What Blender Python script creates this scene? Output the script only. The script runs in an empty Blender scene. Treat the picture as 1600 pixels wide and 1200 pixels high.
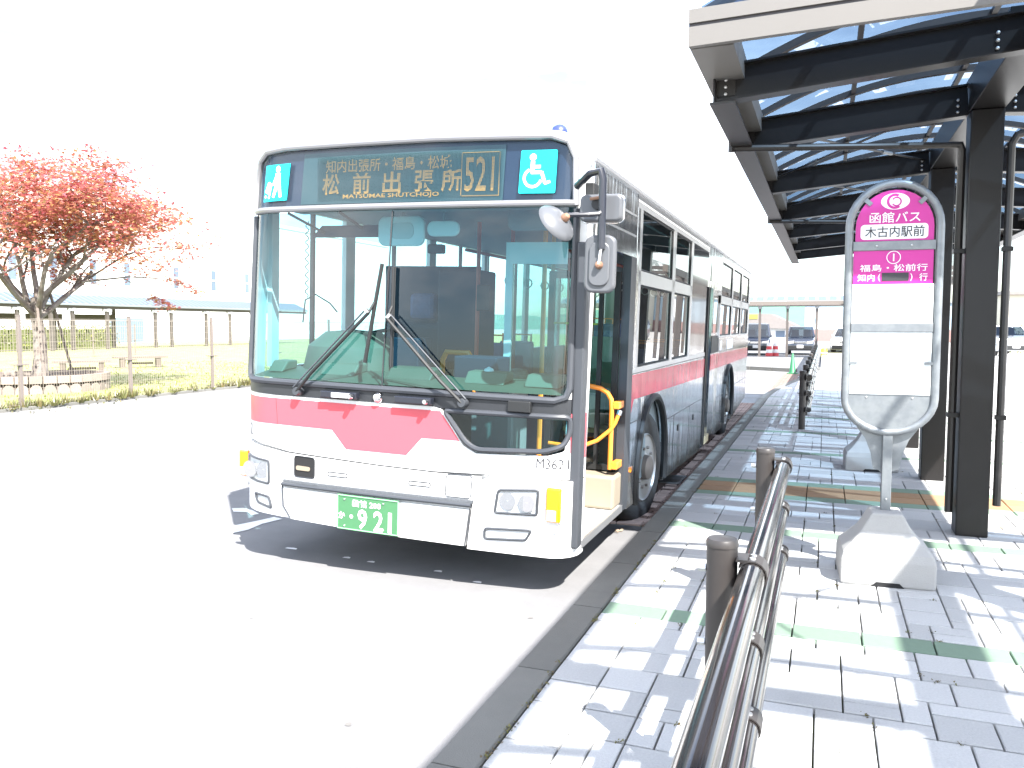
import bpy, bmesh, math, random
from mathutils import Vector, Matrix, noise
random.seed(7)
R = math.radians
scene = bpy.context.scene
COL = scene.collection

# ------------------------------------------------------------------ camera
cam_d = bpy.data.cameras.new('camera')
cam_d.sensor_width = 36.0
cam_d.lens = 36.0 * 1280.0 / 1600.0
cam_d.clip_start = 0.05
cam_d.clip_end = 3000
cam = bpy.data.objects.new('camera', cam_d)
COL.objects.link(cam)
cam.location = (0, 0, 1.60)
cam.rotation_euler = (R(90 - 4.022), 0, R(20.822))
scene.camera = cam

# ------------------------------------------------------------------ light
SUN = Vector((0.63, -0.61, 1.0)).normalized()
world = bpy.data.worlds.new('World')
scene.world = world
world.use_nodes = True
wn = world.node_tree
bg = wn.nodes['Background']
sky = wn.nodes.new('ShaderNodeTexSky')
sky.sky_type = 'NISHITA'
sky.sun_disc = False
sky.sun_elevation = math.asin(SUN.z)
sky.sun_rotation = math.atan2(SUN.x, SUN.y)
sky.air_density = 1.0
sky.dust_density = 1.2
# soft white clouds over the whole sky
tc = wn.nodes.new('ShaderNodeTexCoord')
mp = wn.nodes.new('ShaderNodeMapping'); mp.inputs['Scale'].default_value = (1.0, 1.0, 3.2)
nz = wn.nodes.new('ShaderNodeTexNoise'); nz.inputs['Scale'].default_value = 2.3; nz.inputs['Detail'].default_value = 8; nz.inputs['Roughness'].default_value = 0.58
rp = wn.nodes.new('ShaderNodeValToRGB'); rp.color_ramp.elements[0].position = 0.43; rp.color_ramp.elements[1].position = 0.70
mxc = wn.nodes.new('ShaderNodeMixRGB'); mxc.inputs[2].default_value = (10.5, 10.6, 10.8, 1)
wn.links.new(tc.outputs['Generated'], mp.inputs['Vector']); wn.links.new(mp.outputs[0], nz.inputs['Vector'])
wn.links.new(nz.outputs['Fac'], rp.inputs[0]); wn.links.new(rp.outputs[0], mxc.inputs[0])
wn.links.new(sky.outputs[0], mxc.inputs[1]); wn.links.new(mxc.outputs[0], bg.inputs[0])
bg.inputs[1].default_value = 0.115

sd = bpy.data.lights.new('sun', 'SUN')
sd.energy = 4.9
sd.angle = R(0.53)
sd.color = (1.0, 0.955, 0.89)
so = bpy.data.objects.new('sun', sd)
COL.objects.link(so)
so.rotation_euler = SUN.to_track_quat('Z', 'Y').to_euler()
so.location = (4, -5, 9)

vs = scene.view_settings
vs.view_transform = 'Standard'
vs.look = 'None'
vs.gamma = 1.0
vs.exposure = 2.1
vs.use_curve_mapping = False
try:
    scene.cycles.max_bounces = 10
    scene.cycles.transparent_max_bounces = 24
    scene.cycles.caustics_reflective = False
    scene.cycles.caustics_refractive = False
    scene.cycles.sample_clamp_indirect = 6.0
    scene.cycles.use_denoising = True
except Exception:
    pass

# ------------------------------------------------------------------ materials
MATS = {}
def mat(name, col=(.5, .5, .5), rough=.6, metal=0.0, var=0.0, vscale=6.0, bump=0.0, bscale=60.0, stretch=(1, 1, 1),
        spec=.5, rnd=0.0, island=0.0, col2=None, emit=None, estr=0.0, coat=0.0, dirt=None, dscale=3.0):
    """Principled material with noise colour variation, optional second colour patches, per-object / per-island tint and bump."""
    if name in MATS:
        return MATS[name]
    m = bpy.data.materials.new(name)
    m.use_nodes = True
    n = m.node_tree.nodes; l = m.node_tree.links
    b = n['Principled BSDF']
    b.inputs['Roughness'].default_value = rough
    b.inputs['Metallic'].default_value = metal
    b.inputs['Specular IOR Level'].default_value = spec
    b.inputs['Coat Weight'].default_value = coat
    b.inputs['Coat Roughness'].default_value = .08
    c4 = (*col, 1)
    t = n.new('ShaderNodeTexCoord')
    mpn = n.new('ShaderNodeMapping'); mpn.inputs['Scale'].default_value = stretch
    l.new(t.outputs['Object'], mpn.inputs['Vector'])
    cur = None
    rgb = n.new('ShaderNodeRGB'); rgb.outputs[0].default_value = c4
    cur = rgb.outputs[0]
    if col2 is not None:
        nn = n.new('ShaderNodeTexNoise'); nn.inputs['Scale'].default_value = vscale * .6; nn.inputs['Detail'].default_value = 5
        l.new(mpn.outputs[0], nn.inputs['Vector'])
        r = n.new('ShaderNodeValToRGB'); r.color_ramp.elements[0].position = .42; r.color_ramp.elements[1].position = .6
        l.new(nn.outputs['Fac'], r.inputs[0])
        mx = n.new('ShaderNodeMixRGB'); mx.inputs[2].default_value = (*col2, 1)
        l.new(r.outputs[0], mx.inputs[0]); l.new(cur, mx.inputs[1]); cur = mx.outputs[0]
    if dirt is not None:
        nn = n.new('ShaderNodeTexNoise'); nn.inputs['Scale'].default_value = dscale; nn.inputs['Detail'].default_value = 8; nn.inputs['Roughness'].default_value = .7
        l.new(mpn.outputs[0], nn.inputs['Vector'])
        r = n.new('ShaderNodeValToRGB'); r.color_ramp.elements[0].position = .55; r.color_ramp.elements[1].position = .8
        r.color_ramp.elements[1].color = (.7, .7, .7, 1)
        l.new(nn.outputs['Fac'], r.inputs[0])
        mx = n.new('ShaderNodeMixRGB'); mx.inputs[2].default_value = (*dirt, 1)
        l.new(r.outputs[0], mx.inputs[0]); l.new(cur, mx.inputs[1]); cur = mx.outputs[0]
    def scale_by(sock, amt):
        nonlocal cur
        mr = n.new('ShaderNodeMapRange'); mr.inputs['To Min'].default_value = 1 - amt; mr.inputs['To Max'].default_value = 1 + amt
        l.new(sock, mr.inputs['Value'])
        v = n.new('ShaderNodeVectorMath'); v.operation = 'SCALE'
        l.new(cur, v.inputs[0]); l.new(mr.outputs[0], v.inputs['Scale']); cur = v.outputs[0]
    if var:
        nn = n.new('ShaderNodeTexNoise'); nn.inputs['Scale'].default_value = vscale; nn.inputs['Detail'].default_value = 7; nn.inputs['Roughness'].default_value = .62
        l.new(mpn.outputs[0], nn.inputs['Vector'])
        scale_by(nn.outputs['Fac'], var)
    if rnd:
        oi = n.new('ShaderNodeObjectInfo'); scale_by(oi.outputs['Random'], rnd)
    if island:
        gi = n.new('ShaderNodeNewGeometry'); scale_by(gi.outputs['Random Per Island'], island)
    l.new(cur, b.inputs['Base Color'])
    if bump:
        nn = n.new('ShaderNodeTexNoise'); nn.inputs['Scale'].default_value = bscale; nn.inputs['Detail'].default_value = 4
        l.new(mpn.outputs[0], nn.inputs['Vector'])
        bp = n.new('ShaderNodeBump'); bp.inputs['Strength'].default_value = bump; bp.inputs['Distance'].default_value = .01
        l.new(nn.outputs['Fac'], bp.inputs['Height']); l.new(bp.outputs[0], b.inputs['Normal'])
    if emit is not None:
        b.inputs['Emission Color'].default_value = (*emit, 1); b.inputs['Emission Strength'].default_value = estr
    MATS[name] = m
    return m

def glass(name, tint=(.8, .9, .9), refl=1.0, rough=.0, ior=1.5, film=0.0, filmcol=(.5, .6, .6)):
    """Thin glazing: tinted see-through plus Fresnel reflection (and an optional milky film)."""
    if name in MATS:
        return MATS[name]
    m = bpy.data.materials.new(name); m.use_nodes = True
    n = m.node_tree.nodes; l = m.node_tree.links
    n.remove(n['Principled BSDF'])
    tr = n.new('ShaderNodeBsdfTransparent'); tr.inputs[0].default_value = (*tint, 1)
    gl = n.new('ShaderNodeBsdfGlossy'); gl.inputs['Roughness'].default_value = rough; gl.inputs['Color'].default_value = (refl, refl, refl, 1)
    lw_ = n.new('ShaderNodeLayerWeight'); lw_.inputs['Blend'].default_value = .5
    pw = n.new('ShaderNodeMath'); pw.operation = 'POWER'; pw.inputs[1].default_value = 5.0
    fr = n.new('ShaderNodeMapRange'); f0 = 2 * ((ior - 1) / (ior + 1)) ** 2; fr.inputs['To Min'].default_value = f0; fr.inputs['To Max'].default_value = 1.0
    l.new(lw_.outputs['Facing'], pw.inputs[0]); l.new(pw.outputs[0], fr.inputs['Value'])
    mx = n.new('ShaderNodeMixShader')
    base = tr.outputs[0]
    if film:
        df = n.new('ShaderNodeBsdfDiffuse'); df.inputs[0].default_value = (*filmcol, 1)
        m0 = n.new('ShaderNodeMixShader'); m0.inputs[0].default_value = film
        l.new(tr.outputs[0], m0.inputs[1]); l.new(df.outputs[0], m0.inputs[2]); base = m0.outputs[0]
    l.new(fr.outputs[0], mx.inputs[0]); l.new(base, mx.inputs[1]); l.new(gl.outputs[0], mx.inputs[2])
    l.new(mx.outputs[0], n['Material Output'].inputs[0])
    MATS[name] = m
    return m

def leafmat(name, c1, c2, c3, trans=.35):
    if name in MATS:
        return MATS[name]
    m = bpy.data.materials.new(name); m.use_nodes = True
    n = m.node_tree.nodes; l = m.node_tree.links
    n.remove(n['Principled BSDF'])
    g = n.new('ShaderNodeNewGeometry')
    r = n.new('ShaderNodeValToRGB'); e = r.color_ramp.elements
    e[0].color = (*c1, 1); e[1].color = (*c3, 1); k = e.new(.5); k.color = (*c2, 1)
    l.new(g.outputs['Random Per Island'], r.inputs[0])
    d = n.new('ShaderNodeBsdfDiffuse'); t = n.new('ShaderNodeBsdfTranslucent'); gl = n.new('ShaderNodeBsdfGlossy'); gl.inputs['Roughness'].default_value = .35
    a = n.new('ShaderNodeMixShader'); a.inputs[0].default_value = trans
    c = n.new('ShaderNodeMixShader'); c.inputs[0].default_value = .05
    l.new(r.outputs[0], d.inputs[0]); l.new(r.outputs[0], t.inputs[0])
    l.new(d.outputs[0], a.inputs[1]); l.new(t.outputs[0], a.inputs[2])
    l.new(a.outputs[0], c.inputs[1]); l.new(gl.outputs[0], c.inputs[2])
    l.new(c.outputs[0], n['Material Output'].inputs[0])
    MATS[name] = m
    return m

M = {}
M['asphalt'] = mat('asphalt', (.158, .159, .165), .9, var=.22, vscale=3, bump=.5, bscale=220, dirt=(.12, .12, .125), dscale=.5)
M['stain'] = mat('road_stain', (.125, .122, .118), .9)
M['ground'] = mat('ground_sheet', (.26, .25, .235), .95, var=.2, vscale=.4)
M['lawn'] = mat('lawn', (.20, .23, .07), .95, var=.35, vscale=2.2, bump=.6, bscale=40, col2=(.27, .26, .11))
M['paver'] = mat('paver', (.43, .43, .425), .85, var=.24, vscale=110, bump=.5, bscale=260, rnd=.13, dirt=(.33, .33, .34), dscale=5)
M['paver_far'] = mat('paver_island', (.43, .43, .425), .85, var=.24, vscale=110, bump=.5, bscale=260, island=.13, dirt=(.33, .33, .34), dscale=5)
M['green_tile'] = mat('green_tile', (.155, .225, .165), .85, var=.12, vscale=20, bump=.3, bscale=240, rnd=.12)
M['tan_tile'] = mat('tan_tile', (.29, .175, .09), .85, var=.15, vscale=12, bump=.3, bscale=200, rnd=.10)
M['joint'] = mat('joint_sand', (.06, .055, .04), .95, var=.5, vscale=9, col2=(.07, .075, .03))
M['kerb'] = mat('kerb_concrete', (.14, .138, .125), .85, var=.16, vscale=5, bump=.35, bscale=180, rnd=.10, dirt=(.10, .10, .093), dscale=3)
M['brick'] = mat('brown_brick', (.19, .125, .105), .9, var=.2, vscale=9, bump=.4, bscale=150, rnd=.16)
M['brick_far'] = mat('brown_brick_island', (.19, .125, .105), .9, var=.2, vscale=9, bump=.4, bscale=150, island=.16)
M['white'] = mat('white_paint', (.72, .72, .715), .32, var=.03, vscale=3, coat=.35)
M['white_low'] = mat('white_bumper', (.70, .70, .695), .38, var=.05, vscale=5, coat=.2, dirt=(.58, .565, .535), dscale=2.2)
M['red'] = mat('red_paint', (.58, .075, .10), .35, var=.04, vscale=3, coat=.3)
M['silver'] = mat('silver_body', (.80, .81, .82), .11, metal=.93, var=.12, vscale=3, bump=.75, bscale=4.5, stretch=(1, 1.8, .25))
M['alu'] = mat('aluminium_trim', (.60, .60, .61), .34, metal=.85, var=.08, vscale=6)
M['darktrim'] = mat('dark_trim', (.020, .022, .026), .4, var=.15, vscale=8)
M['greytrim'] = mat('grey_trim', (.050, .055, .064), .42, metal=.2, var=.1, vscale=8)
M['rubber'] = mat('rubber', (.011, .012, .013), .55, var=.2, vscale=12)
M['gasket'] = mat('window_gasket', (.038, .042, .050), .42, var=.1, vscale=8)
M['tyre'] = mat('tyre', (.028, .027, .027), .8, var=.3, vscale=14, bump=.3, bscale=60)
M['rim'] = mat('rim', (.36, .35, .34), .42, metal=.6, var=.2, vscale=9, dirt=(.16, .14, .12), dscale=8)
M['hub'] = mat('hub', (.20, .18, .165), .6, metal=.4, var=.3, vscale=16)
M['orange'] = mat('orange_rail', (.80, .26, .03), .35, coat=.4)
M['redpole'] = mat('red_pole', (.50, .07, .05), .4)
M['cream'] = mat('cream_plastic', (.13, .145, .105), .6, var=.06, vscale=4)
M['dash'] = mat('dash_green_grey', (.085, .10, .07), .6, var=.1, vscale=4)
M['beige'] = mat('beige_step', (.24, .205, .155), .55, var=.06, vscale=5)
M['floorbus'] = mat('bus_floor', (.62, .62, .60), .7, var=.05, vscale=6)
M['intwall'] = mat('interior_wall', (.16, .20, .22), .6)
M['intdark'] = mat('interior_dark', (.016, .028, .055), .7)  # navy puts the blue sky reflection of the windscreen into the cab colour
M['seat'] = mat('seat_moquette', (.06, .10, .22), .9, var=.3, vscale=30)
M['mirror_back'] = mat('mirror_back', (.085, .09, .10), .38, var=.06, vscale=8, coat=.2)
M['mirror'] = mat('mirror_glass', (.9, .9, .9), .02, metal=1)
M['chrome'] = mat('chrome', (.75, .75, .76), .12, metal=1)
M['bracket'] = mat('rust_bracket', (.32, .18, .12), .5, metal=.5, var=.3, vscale=30)
M['blackpole'] = mat('mirror_arm', (.014, .016, .024), .32, coat=.3)
M['dispback'] = mat('display_surround', (.012, .022, .042), .25)
M['led_board'] = mat('led_board', (.022, .055, .062), .35)
M['led'] = mat('led_amber', (.30, .17, .04), .5, emit=(.95, .50, .10), estr=.085)
M['cyan'] = mat('cyan_sticker', (.0, .43, .47), .4)
M['stickwhite'] = mat('sticker_white', (.78, .78, .78), .5)
M['plate'] = mat('plate_green', (.05, .155, .07), .4, var=.06, vscale=40)
M['lampamber'] = mat('amber_lens', (.85, .25, .0), .12, coat=1, var=.25, vscale=60, emit=(1, .3, 0), estr=.0)
M['lampclear'] = mat('clear_lens', (.62, .62, .62), .10, coat=1, var=.35, vscale=45, metal=.4)
M['lampback'] = mat('lamp_reflector', (.40, .41, .43), .22, metal=.85, var=.6, vscale=38, bump=.6, bscale=55)
M['blue'] = mat('blue_marker', (.03, .045, .30), .35)
M['text'] = mat('black_letter', (.03, .03, .035), .5)
M['mesh'] = mat('step_mesh', (.14, .15, .165), .45, metal=.5, var=.5, vscale=90)
M['black'] = mat('black_hole', (.008, .008, .009), .8)
M['steel'] = mat('brown_black_steel', (.0105, .0095, .0095), .36, var=.25, vscale=4, bump=.04, bscale=30, spec=.35)
M['steel_bottom'] = mat('lighter_steel', (.022, .0195, .018), .36, var=.25, vscale=4)  # lighter copy of the steel; carries ground bounce on flange undersides
M['bolt'] = mat('bolt_galv', (.55, .55, .55), .35, metal=.9)
M['fascia'] = mat('fascia_alu', (.135, .128, .12), .45, var=.05, vscale=3)
M['fascia_dark'] = mat('fascia_groove', (.06, .055, .06), .5)
M['rib'] = mat('rib_bronze', (.05, .044, .042), .45, var=.1, vscale=6)
M['railbrown'] = mat('guard_rail_brown', (.028, .024, .023), .17, metal=.35, var=.10, vscale=5, coat=.6)
M['postbrown'] = mat('guard_post_brown', (.035, .030, .028), .42, var=.1, vscale=10)
M['galv'] = mat('galvanised', (.225, .24, .25), .42, metal=.55, var=.12, vscale=28, col2=(.19, .205, .22))
M['concrete'] = mat('sign_concrete', (.36, .355, .345), .85, var=.12, vscale=7, bump=.35, bscale=120, dirt=(.36, .35, .33), dscale=6)
M['pink'] = mat('magenta_panel', (.50, .025, .26), .4, var=.03, vscale=3)
M['paper'] = mat('timetable_paper', (.66, .70, .71), .5, var=.03, vscale=4)
M['bark'] = mat('maple_bark', (.12, .10, .088), .9, var=.35, vscale=7, bump=.8, bscale=16, col2=(.19, .175, .16))
M['timber'] = mat('weathered_timber', (.13, .108, .095), .85, var=.3, vscale=6, stretch=(1, 1, .2), rnd=.15)
M['logs'] = mat('planter_block', (.22, .185, .165), .9, var=.25, vscale=7, bump=.4, bscale=40, rnd=.2)
M['fencepost'] = mat('fence_brown', (.16, .135, .12), .5, rnd=.08)
M['wire'] = mat('fence_wire', (.24, .21, .17), .5)
M['wallwhite'] = mat('white_render_wall', (.70, .71, .72), .8, var=.03, vscale=1)
M['wallcream'] = mat('cream_wall', (.58, .55, .46), .8, var=.03, vscale=1)
M['winpane'] = mat('far_window_pane', (.11, .15, .21), .15, rnd=.2)
M['roofblue'] = mat('blue_grey_roof', (.075, .105, .155), .5, var=.06, vscale=1)
M['roofgrey'] = mat('grey_tile_roof', (.17, .155, .15), .7, var=.15, vscale=3)
M['roofpale'] = mat('pale_roof', (.30, .31, .32), .6)
M['darkwood'] = mat('walkway_timber', (.075, .065, .06), .7, rnd=.1)
M['bluewall'] = mat('pale_blue_wall', (.36, .46, .54), .8, var=.05, vscale=.5)
M['brickwall'] = mat('dull_red_wall', (.26, .16, .15), .85, var=.1, vscale=3)
M['carblack'] = mat('car_dark', (.022, .028, .045), .18, coat=1)
M['carwhite'] = mat('car_white', (.72, .72, .72), .25, coat=1)
M['carsilver'] = mat('car_silver', (.42, .44, .48), .25, metal=.4, coat=1)
M['conegreen'] = mat('cone_green', (.012, .13, .05), .5)
M['barred'] = mat('barrier_red', (.55, .04, .05), .5)
M['yellow'] = mat('yellow_paint', (.70, .62, .05), .5)
M['soil'] = mat('soil', (.07, .06, .045), .95, var=.3, vscale=5)
M['hill'] = mat('wooded_hill', (.07, .16, .12), .95, var=.3, vscale=.05)
M['whiteline'] = mat('road_paint', (.60, .60, .58), .7, var=.15, vscale=6, dirt=(.3, .3, .3), dscale=8)
M['grate'] = mat('grate_iron', (.16, .16, .165), .55, metal=.7)
M['leafbrown'] = mat('dead_leaf', (.30, .23, .16), .8)
M['foliage_red'] = leafmat('maple_leaf', (.44, .10, .13), (.56, .21, .18), (.42, .27, .10), .4)
M['foliage_green'] = leafmat('shrub_leaf', (.10, .15, .025), (.17, .20, .04), (.24, .24, .06), .3)
M['weed'] = leafmat('weed_leaf', (.09, .11, .03), (.14, .14, .05), (.20, .16, .07), .3)
M['moss'] = leafmat('joint_moss', (.09, .10, .02), (.14, .13, .03), (.11, .07, .04), .2)
M['g_ws'] = glass('windscreen_glass', (.36, .63, .68), 1.0, ior=1.38)
M['g_side'] = glass('side_window_glass', (.40, .54, .52), 1.0, ior=1.8)
M['g_left'] = glass('driver_side_glass', (.95, .98, .98), 1.0, ior=1.5)
M['g_door'] = glass('door_glass', (.55, .72, .66), 1.0, ior=1.6)
M['g_disp'] = glass('display_glass', (.86, .92, .95), .8, ior=1.3)
M['g_roof'] = glass('roof_glass', (.15, .22, .31), .8, ior=1.5)
M['g_clear'] = glass('clear_roof_sheet', (.88, .90, .92), .8, ior=1.45)
M['g_lens'] = glass('lamp_glass', (.92, .94, .95), 1.0, ior=1.45)
M['g_car'] = glass('car_glass', (.30, .36, .40), 1.0, ior=1.5)

# ------------------------------------------------------------------ mesh helpers
def link(o, parent=None):
    COL.objects.link(o)
    if parent is not None:
        o.parent = parent
    return o

def tag(o, label=None, cat=None, group=None, kind=None):
    if label: o['label'] = label
    if cat: o['category'] = cat
    if group: o['group'] = group
    if kind: o['kind'] = kind
    return o

def empty(name, loc=(0, 0, 0), rot=(0, 0, 0), label=None, cat=None, group=None, kind=None):
    o = bpy.data.objects.new(name, None)
    o.location = loc; o.rotation_euler = rot
    o.empty_display_size = .1
    COL.objects.link(o)
    return tag(o, label, cat, group, kind)

def copy_tree(o, parent=None):
    c = o.copy(); COL.objects.link(c); c.parent = parent
    for ch in list(o.children):
        copy_tree(ch, c)
    return c

class MB:
    def __init__(s):
        s.v = []; s.f = []
    def add(s, vs_, fs):
        k = len(s.v); s.v += [tuple(a) for a in vs_]; s.f += [tuple(i + k for i in f) for f in fs]; return s
    def box(s, x0, x1, y0, y1, z0, z1):
        return s.add([(x0, y0, z0), (x1, y0, z0), (x1, y1, z0), (x0, y1, z0), (x0, y0, z1), (x1, y0, z1), (x1, y1, z1), (x0, y1, z1)],
                     [(3, 2, 1, 0), (4, 5, 6, 7), (0, 1, 5, 4), (1, 2, 6, 5), (2, 3, 7, 6), (3, 0, 4, 7)])
    def obox(s, c, ax, ay, az):
        c = Vector(c); ax = Vector(ax); ay = Vector(ay); az = Vector(az)
        p = [c + i * ax + j * ay + k * az for k in (-1, 1) for (i, j) in ((-1, -1), (1, -1), (1, 1), (-1, 1))]
        return s.add(p, [(3, 2, 1, 0), (4, 5, 6, 7), (0, 1, 5, 4), (1, 2, 6, 5), (2, 3, 7, 6), (3, 0, 4, 7)])
    def bar(s, a, b, w, h, up=(0, 0, 1)):
        a = Vector(a); b = Vector(b); d = b - a; n = d.normalized(); u = Vector(up)
        sd_ = n.cross(u)
        if sd_.length < 1e-4: sd_ = n.cross(Vector((1, 0, 0)))
        sd_.normalize(); uu = sd_.cross(n)
        return s.obox((a + b) / 2, d / 2, sd_ * w / 2, uu * h / 2)
    def tube(s, pts, r, n=10, cap=True, closed=False):
        pts = [Vector(p) for p in pts]; N = len(pts)
        rad = r if isinstance(r, (list, tuple)) else [r] * N
        rings = []; prev = None
        for i, p in enumerate(pts):
            if closed: t = (pts[(i + 1) % N] - pts[i - 1]).normalized()
            elif i == 0: t = (pts[1] - p).normalized()
            elif i == N - 1: t = (p - pts[i - 1]).normalized()
            else: t = ((pts[i + 1] - p).normalized() + (p - pts[i - 1]).normalized()).normalized()
            if prev is None:
                a = t.cross(Vector((0, 0, 1)))
                if a.length < 1e-3: a = t.cross(Vector((1, 0, 0)))
            else:
                a = prev - t * prev.dot(t)
            a.normalize(); prev = a; b = t.cross(a)
            rings.append([p + (a * math.cos(q) + b * math.sin(q)) * rad[i] for q in [2 * math.pi * j / n for j in range(n)]])
        k = len(s.v)
        for rg in rings: s.v += [tuple(q) for q in rg]
        m = N if closed else N - 1
        for i in range(m):
            i2 = (i + 1) % N
            for j in range(n):
                j2 = (j + 1) % n
                s.f.append((k + i * n + j, k + i2 * n + j, k + i2 * n + j2, k + i * n + j2))
        if cap and not closed:
            s.f.append(tuple(k + j for j in range(n))); s.f.append(tuple(k + (N - 1) * n + j for j in reversed(range(n))))
        return s
    def prism(s, poly, axis, a, b):
        """extrude 2d polygon; axis 'x': poly=(y,z), 'y': poly=(x,z), 'z': poly=(x,y)"""
        def P(u, w, t): return (t, u, w) if axis == 'x' else ((u, t, w) if axis == 'y' else (u, w, t))
        n = len(poly); k = len(s.v)
        s.v += [P(u, w, a) for u, w in poly] + [P(u, w, b) for u, w in poly]
        s.f.append(tuple(k + i for i in range(n))); s.f.append(tuple(k + n + i for i in reversed(range(n))))
        for i in range(n):
            j = (i + 1) % n
            s.f.append((k + i, k + n + i, k + n + j, k + j))
        return s
    def lathe(s, prof, axis='x', c=(0, 0, 0), n=28, closed=False):
        """prof = list of (r, t) revolved about axis through c"""
        k = len(s.v); c = Vector(c)
        for r, t in prof:
            for j in range(n):
                q = 2 * math.pi * j / n; u, w = r * math.cos(q), r * math.sin(q)
                p = (t, u, w) if axis == 'x' else ((u, t, w) if axis == 'y' else (u, w, t))
                s.v.append(tuple(c + Vector(p)))
        m = len(prof)
        for i in range(m if closed else m - 1):
            i2 = (i + 1) % m
            for j in range(n):
                j2 = (j + 1) % n
                s.f.append((k + i * n + j, k + i * n + j2, k + i2 * n + j2, k + i2 * n + j))
        if not closed:
            if prof[0][0] > 1e-6: s.f.append(tuple(k + j for j in reversed(range(n))))
            if prof[-1][0] > 1e-6: s.f.append(tuple(k + (m - 1) * n + j for j in range(n)))
        return s
    def grid(s, fn, us, ws):
        k = len(s.v); nu, nw = len(us), len(ws)
        for u in us:
            for w in ws: s.v.append(tuple(fn(u, w)))
        for i in range(nu - 1):
            for j in range(nw - 1):
                s.f.append((k + i * nw + j, k + (i + 1) * nw + j, k + (i + 1) * nw + j + 1, k + i * nw + j + 1))
        return s
    def build(s, name, m, parent=None, smooth=False, bevel=0.0, seg=2, recalc=True, ang=35):
        me = bpy.data.meshes.new(name)
        me.from_pydata(s.v, [], s.f)
        if recalc:
            bm = bmesh.new(); bm.from_mesh(me); bmesh.ops.recalc_face_normals(bm, faces=bm.faces); bm.to_mesh(me); bm.free()
        me.materials.append(m)
        if smooth:
            me.shade_smooth(); me.set_sharp_from_angle(angle=R(ang))
        o = bpy.data.objects.new(name, me); link(o, parent)
        if bevel:
            b = o.modifiers.new('bevel', 'BEVEL'); b.width = bevel; b.segments = seg; b.limit_method = 'ANGLE'; b.angle_limit = R(40)
        return o

def rrect(x0, x1, z0, z1, r, n=5):
    pts = []
    for cx, cz, a0 in ((x1 - r, z1 - r, 0), (x0 + r, z1 - r, 90), (x0 + r, z0 + r, 180), (x1 - r, z0 + r, 270)):
        for i in range(n + 1):
            q = R(a0 + 90 * i / n); pts.append((cx + r * math.cos(q), cz + r * math.sin(q)))
    return pts

def round_poly(pts, r, n=4):
    """round every corner of a polygon"""
    out = []; N = len(pts)
    for i in range(N):
        p = Vector(pts[i]); a = Vector(pts[i - 1]); b = Vector(pts[(i + 1) % N])
        da = (a - p); db = (b - p); rr = r[i] if isinstance(r, (list, tuple)) else r
        t = min(rr, da.length * .45, db.length * .45)
        p0 = p + da.normalized() * t; p1 = p + db.normalized() * t
        for k in range(n + 1):
            u = k / n; q = p0 * (1 - u) ** 2 + p * 2 * u * (1 - u) + p1 * u * u
            out.append((q.x, q.y))
    return out

def ell(cx, cz, rx, rz, n=24):
    return [(cx + rx * math.cos(2 * math.pi * i / n), cz + rz * math.sin(2 * math.pi * i / n)) for i in range(n)]

_fc = None
def text_mesh(body, name, width=None, height=None, bold=0.0, center=True):
    """flat lettering as mesh verts (x, y) fitted to width/height, returned as (verts, faces)"""
    cu = bpy.data.curves.new('lettering', 'FONT'); cu.body = body; cu.size = 1; cu.resolution_u = 2
    cu.offset = bold
    o = bpy.data.objects.new('lettering', cu); COL.objects.link(o)
    dg = bpy.context.evaluated_depsgraph_get(); dg.update()
    me = bpy.data.meshes.new_from_object(o.evaluated_get(dg))
    vs_ = [(v.co.x, v.co.y) for v in me.vertices]; fs = [tuple(p.vertices) for p in me.polygons]
    bpy.data.objects.remove(o); bpy.data.curves.remove(cu); bpy.data.meshes.remove(me)
    if not vs_: return [], []
    x0 = min(v[0] for v in vs_); x1 = max(v[0] for v in vs_); y0 = min(v[1] for v in vs_); y1 = max(v[1] for v in vs_)
    sx = (width / (x1 - x0)) if width else None
    sy = (height / (y1 - y0)) if height else None
    if sx is None: sx = sy
    if sy is None: sy = sx
    cx, cy = (x0 + x1) / 2, (y0 + y1) / 2
    return [((v[0] - cx) * sx, (v[1] - cy) * sy) for v in vs_], fs

# ------------------------------------------------------------------ setting: ground, road, pavement
def in_view(x, y, z=.15):
    ps = R(20.822); th = R(4.022)
    fx, fy_ = -math.sin(ps), math.cos(ps)
    d = (x * fx + y * fy_) * math.cos(th) - (z - 1.6) * math.sin(th)
    if d < .1: return None
    u = 800 + 1280 * (x * math.cos(ps) + y * math.sin(ps)) / d
    v = 600 - 1280 * ((z - 1.6) * math.cos(th) + (x * fx + y * fy_) * math.sin(th)) / d
    return u, v, d

tag(MB().add([(-900, -300, -.05), (900, -300, -.05), (900, 1500, -.05), (-900, 1500, -.05)], [(0, 1, 2, 3)]).build('ground', M['ground']), kind='structure')
roadobj = tag(MB().add([(-14.2, -30, 0), (-1.205, -30, 0), (-1.205, 17.6, 0), (1.5, 34, 0), (1.5, 140, 0), (-14.2, 140, 0)], [(0, 1, 2, 3, 4, 5)]).build('road', M['asphalt']), kind='structure')
tag(MB().box(-160, -14.42, -20, 160, -.04, .03).build('lawn', M['lawn']), kind='structure')
# low edge between road and lawn
ek = empty('verge_edging', kind='structure')
for i in range(30):
    y0 = 2 + i * 1.0
    MB().box(-14.42, -14.2, y0, y0 + .985, -.04, .055).build('edging_stone', M['kerb'], ek)

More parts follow.
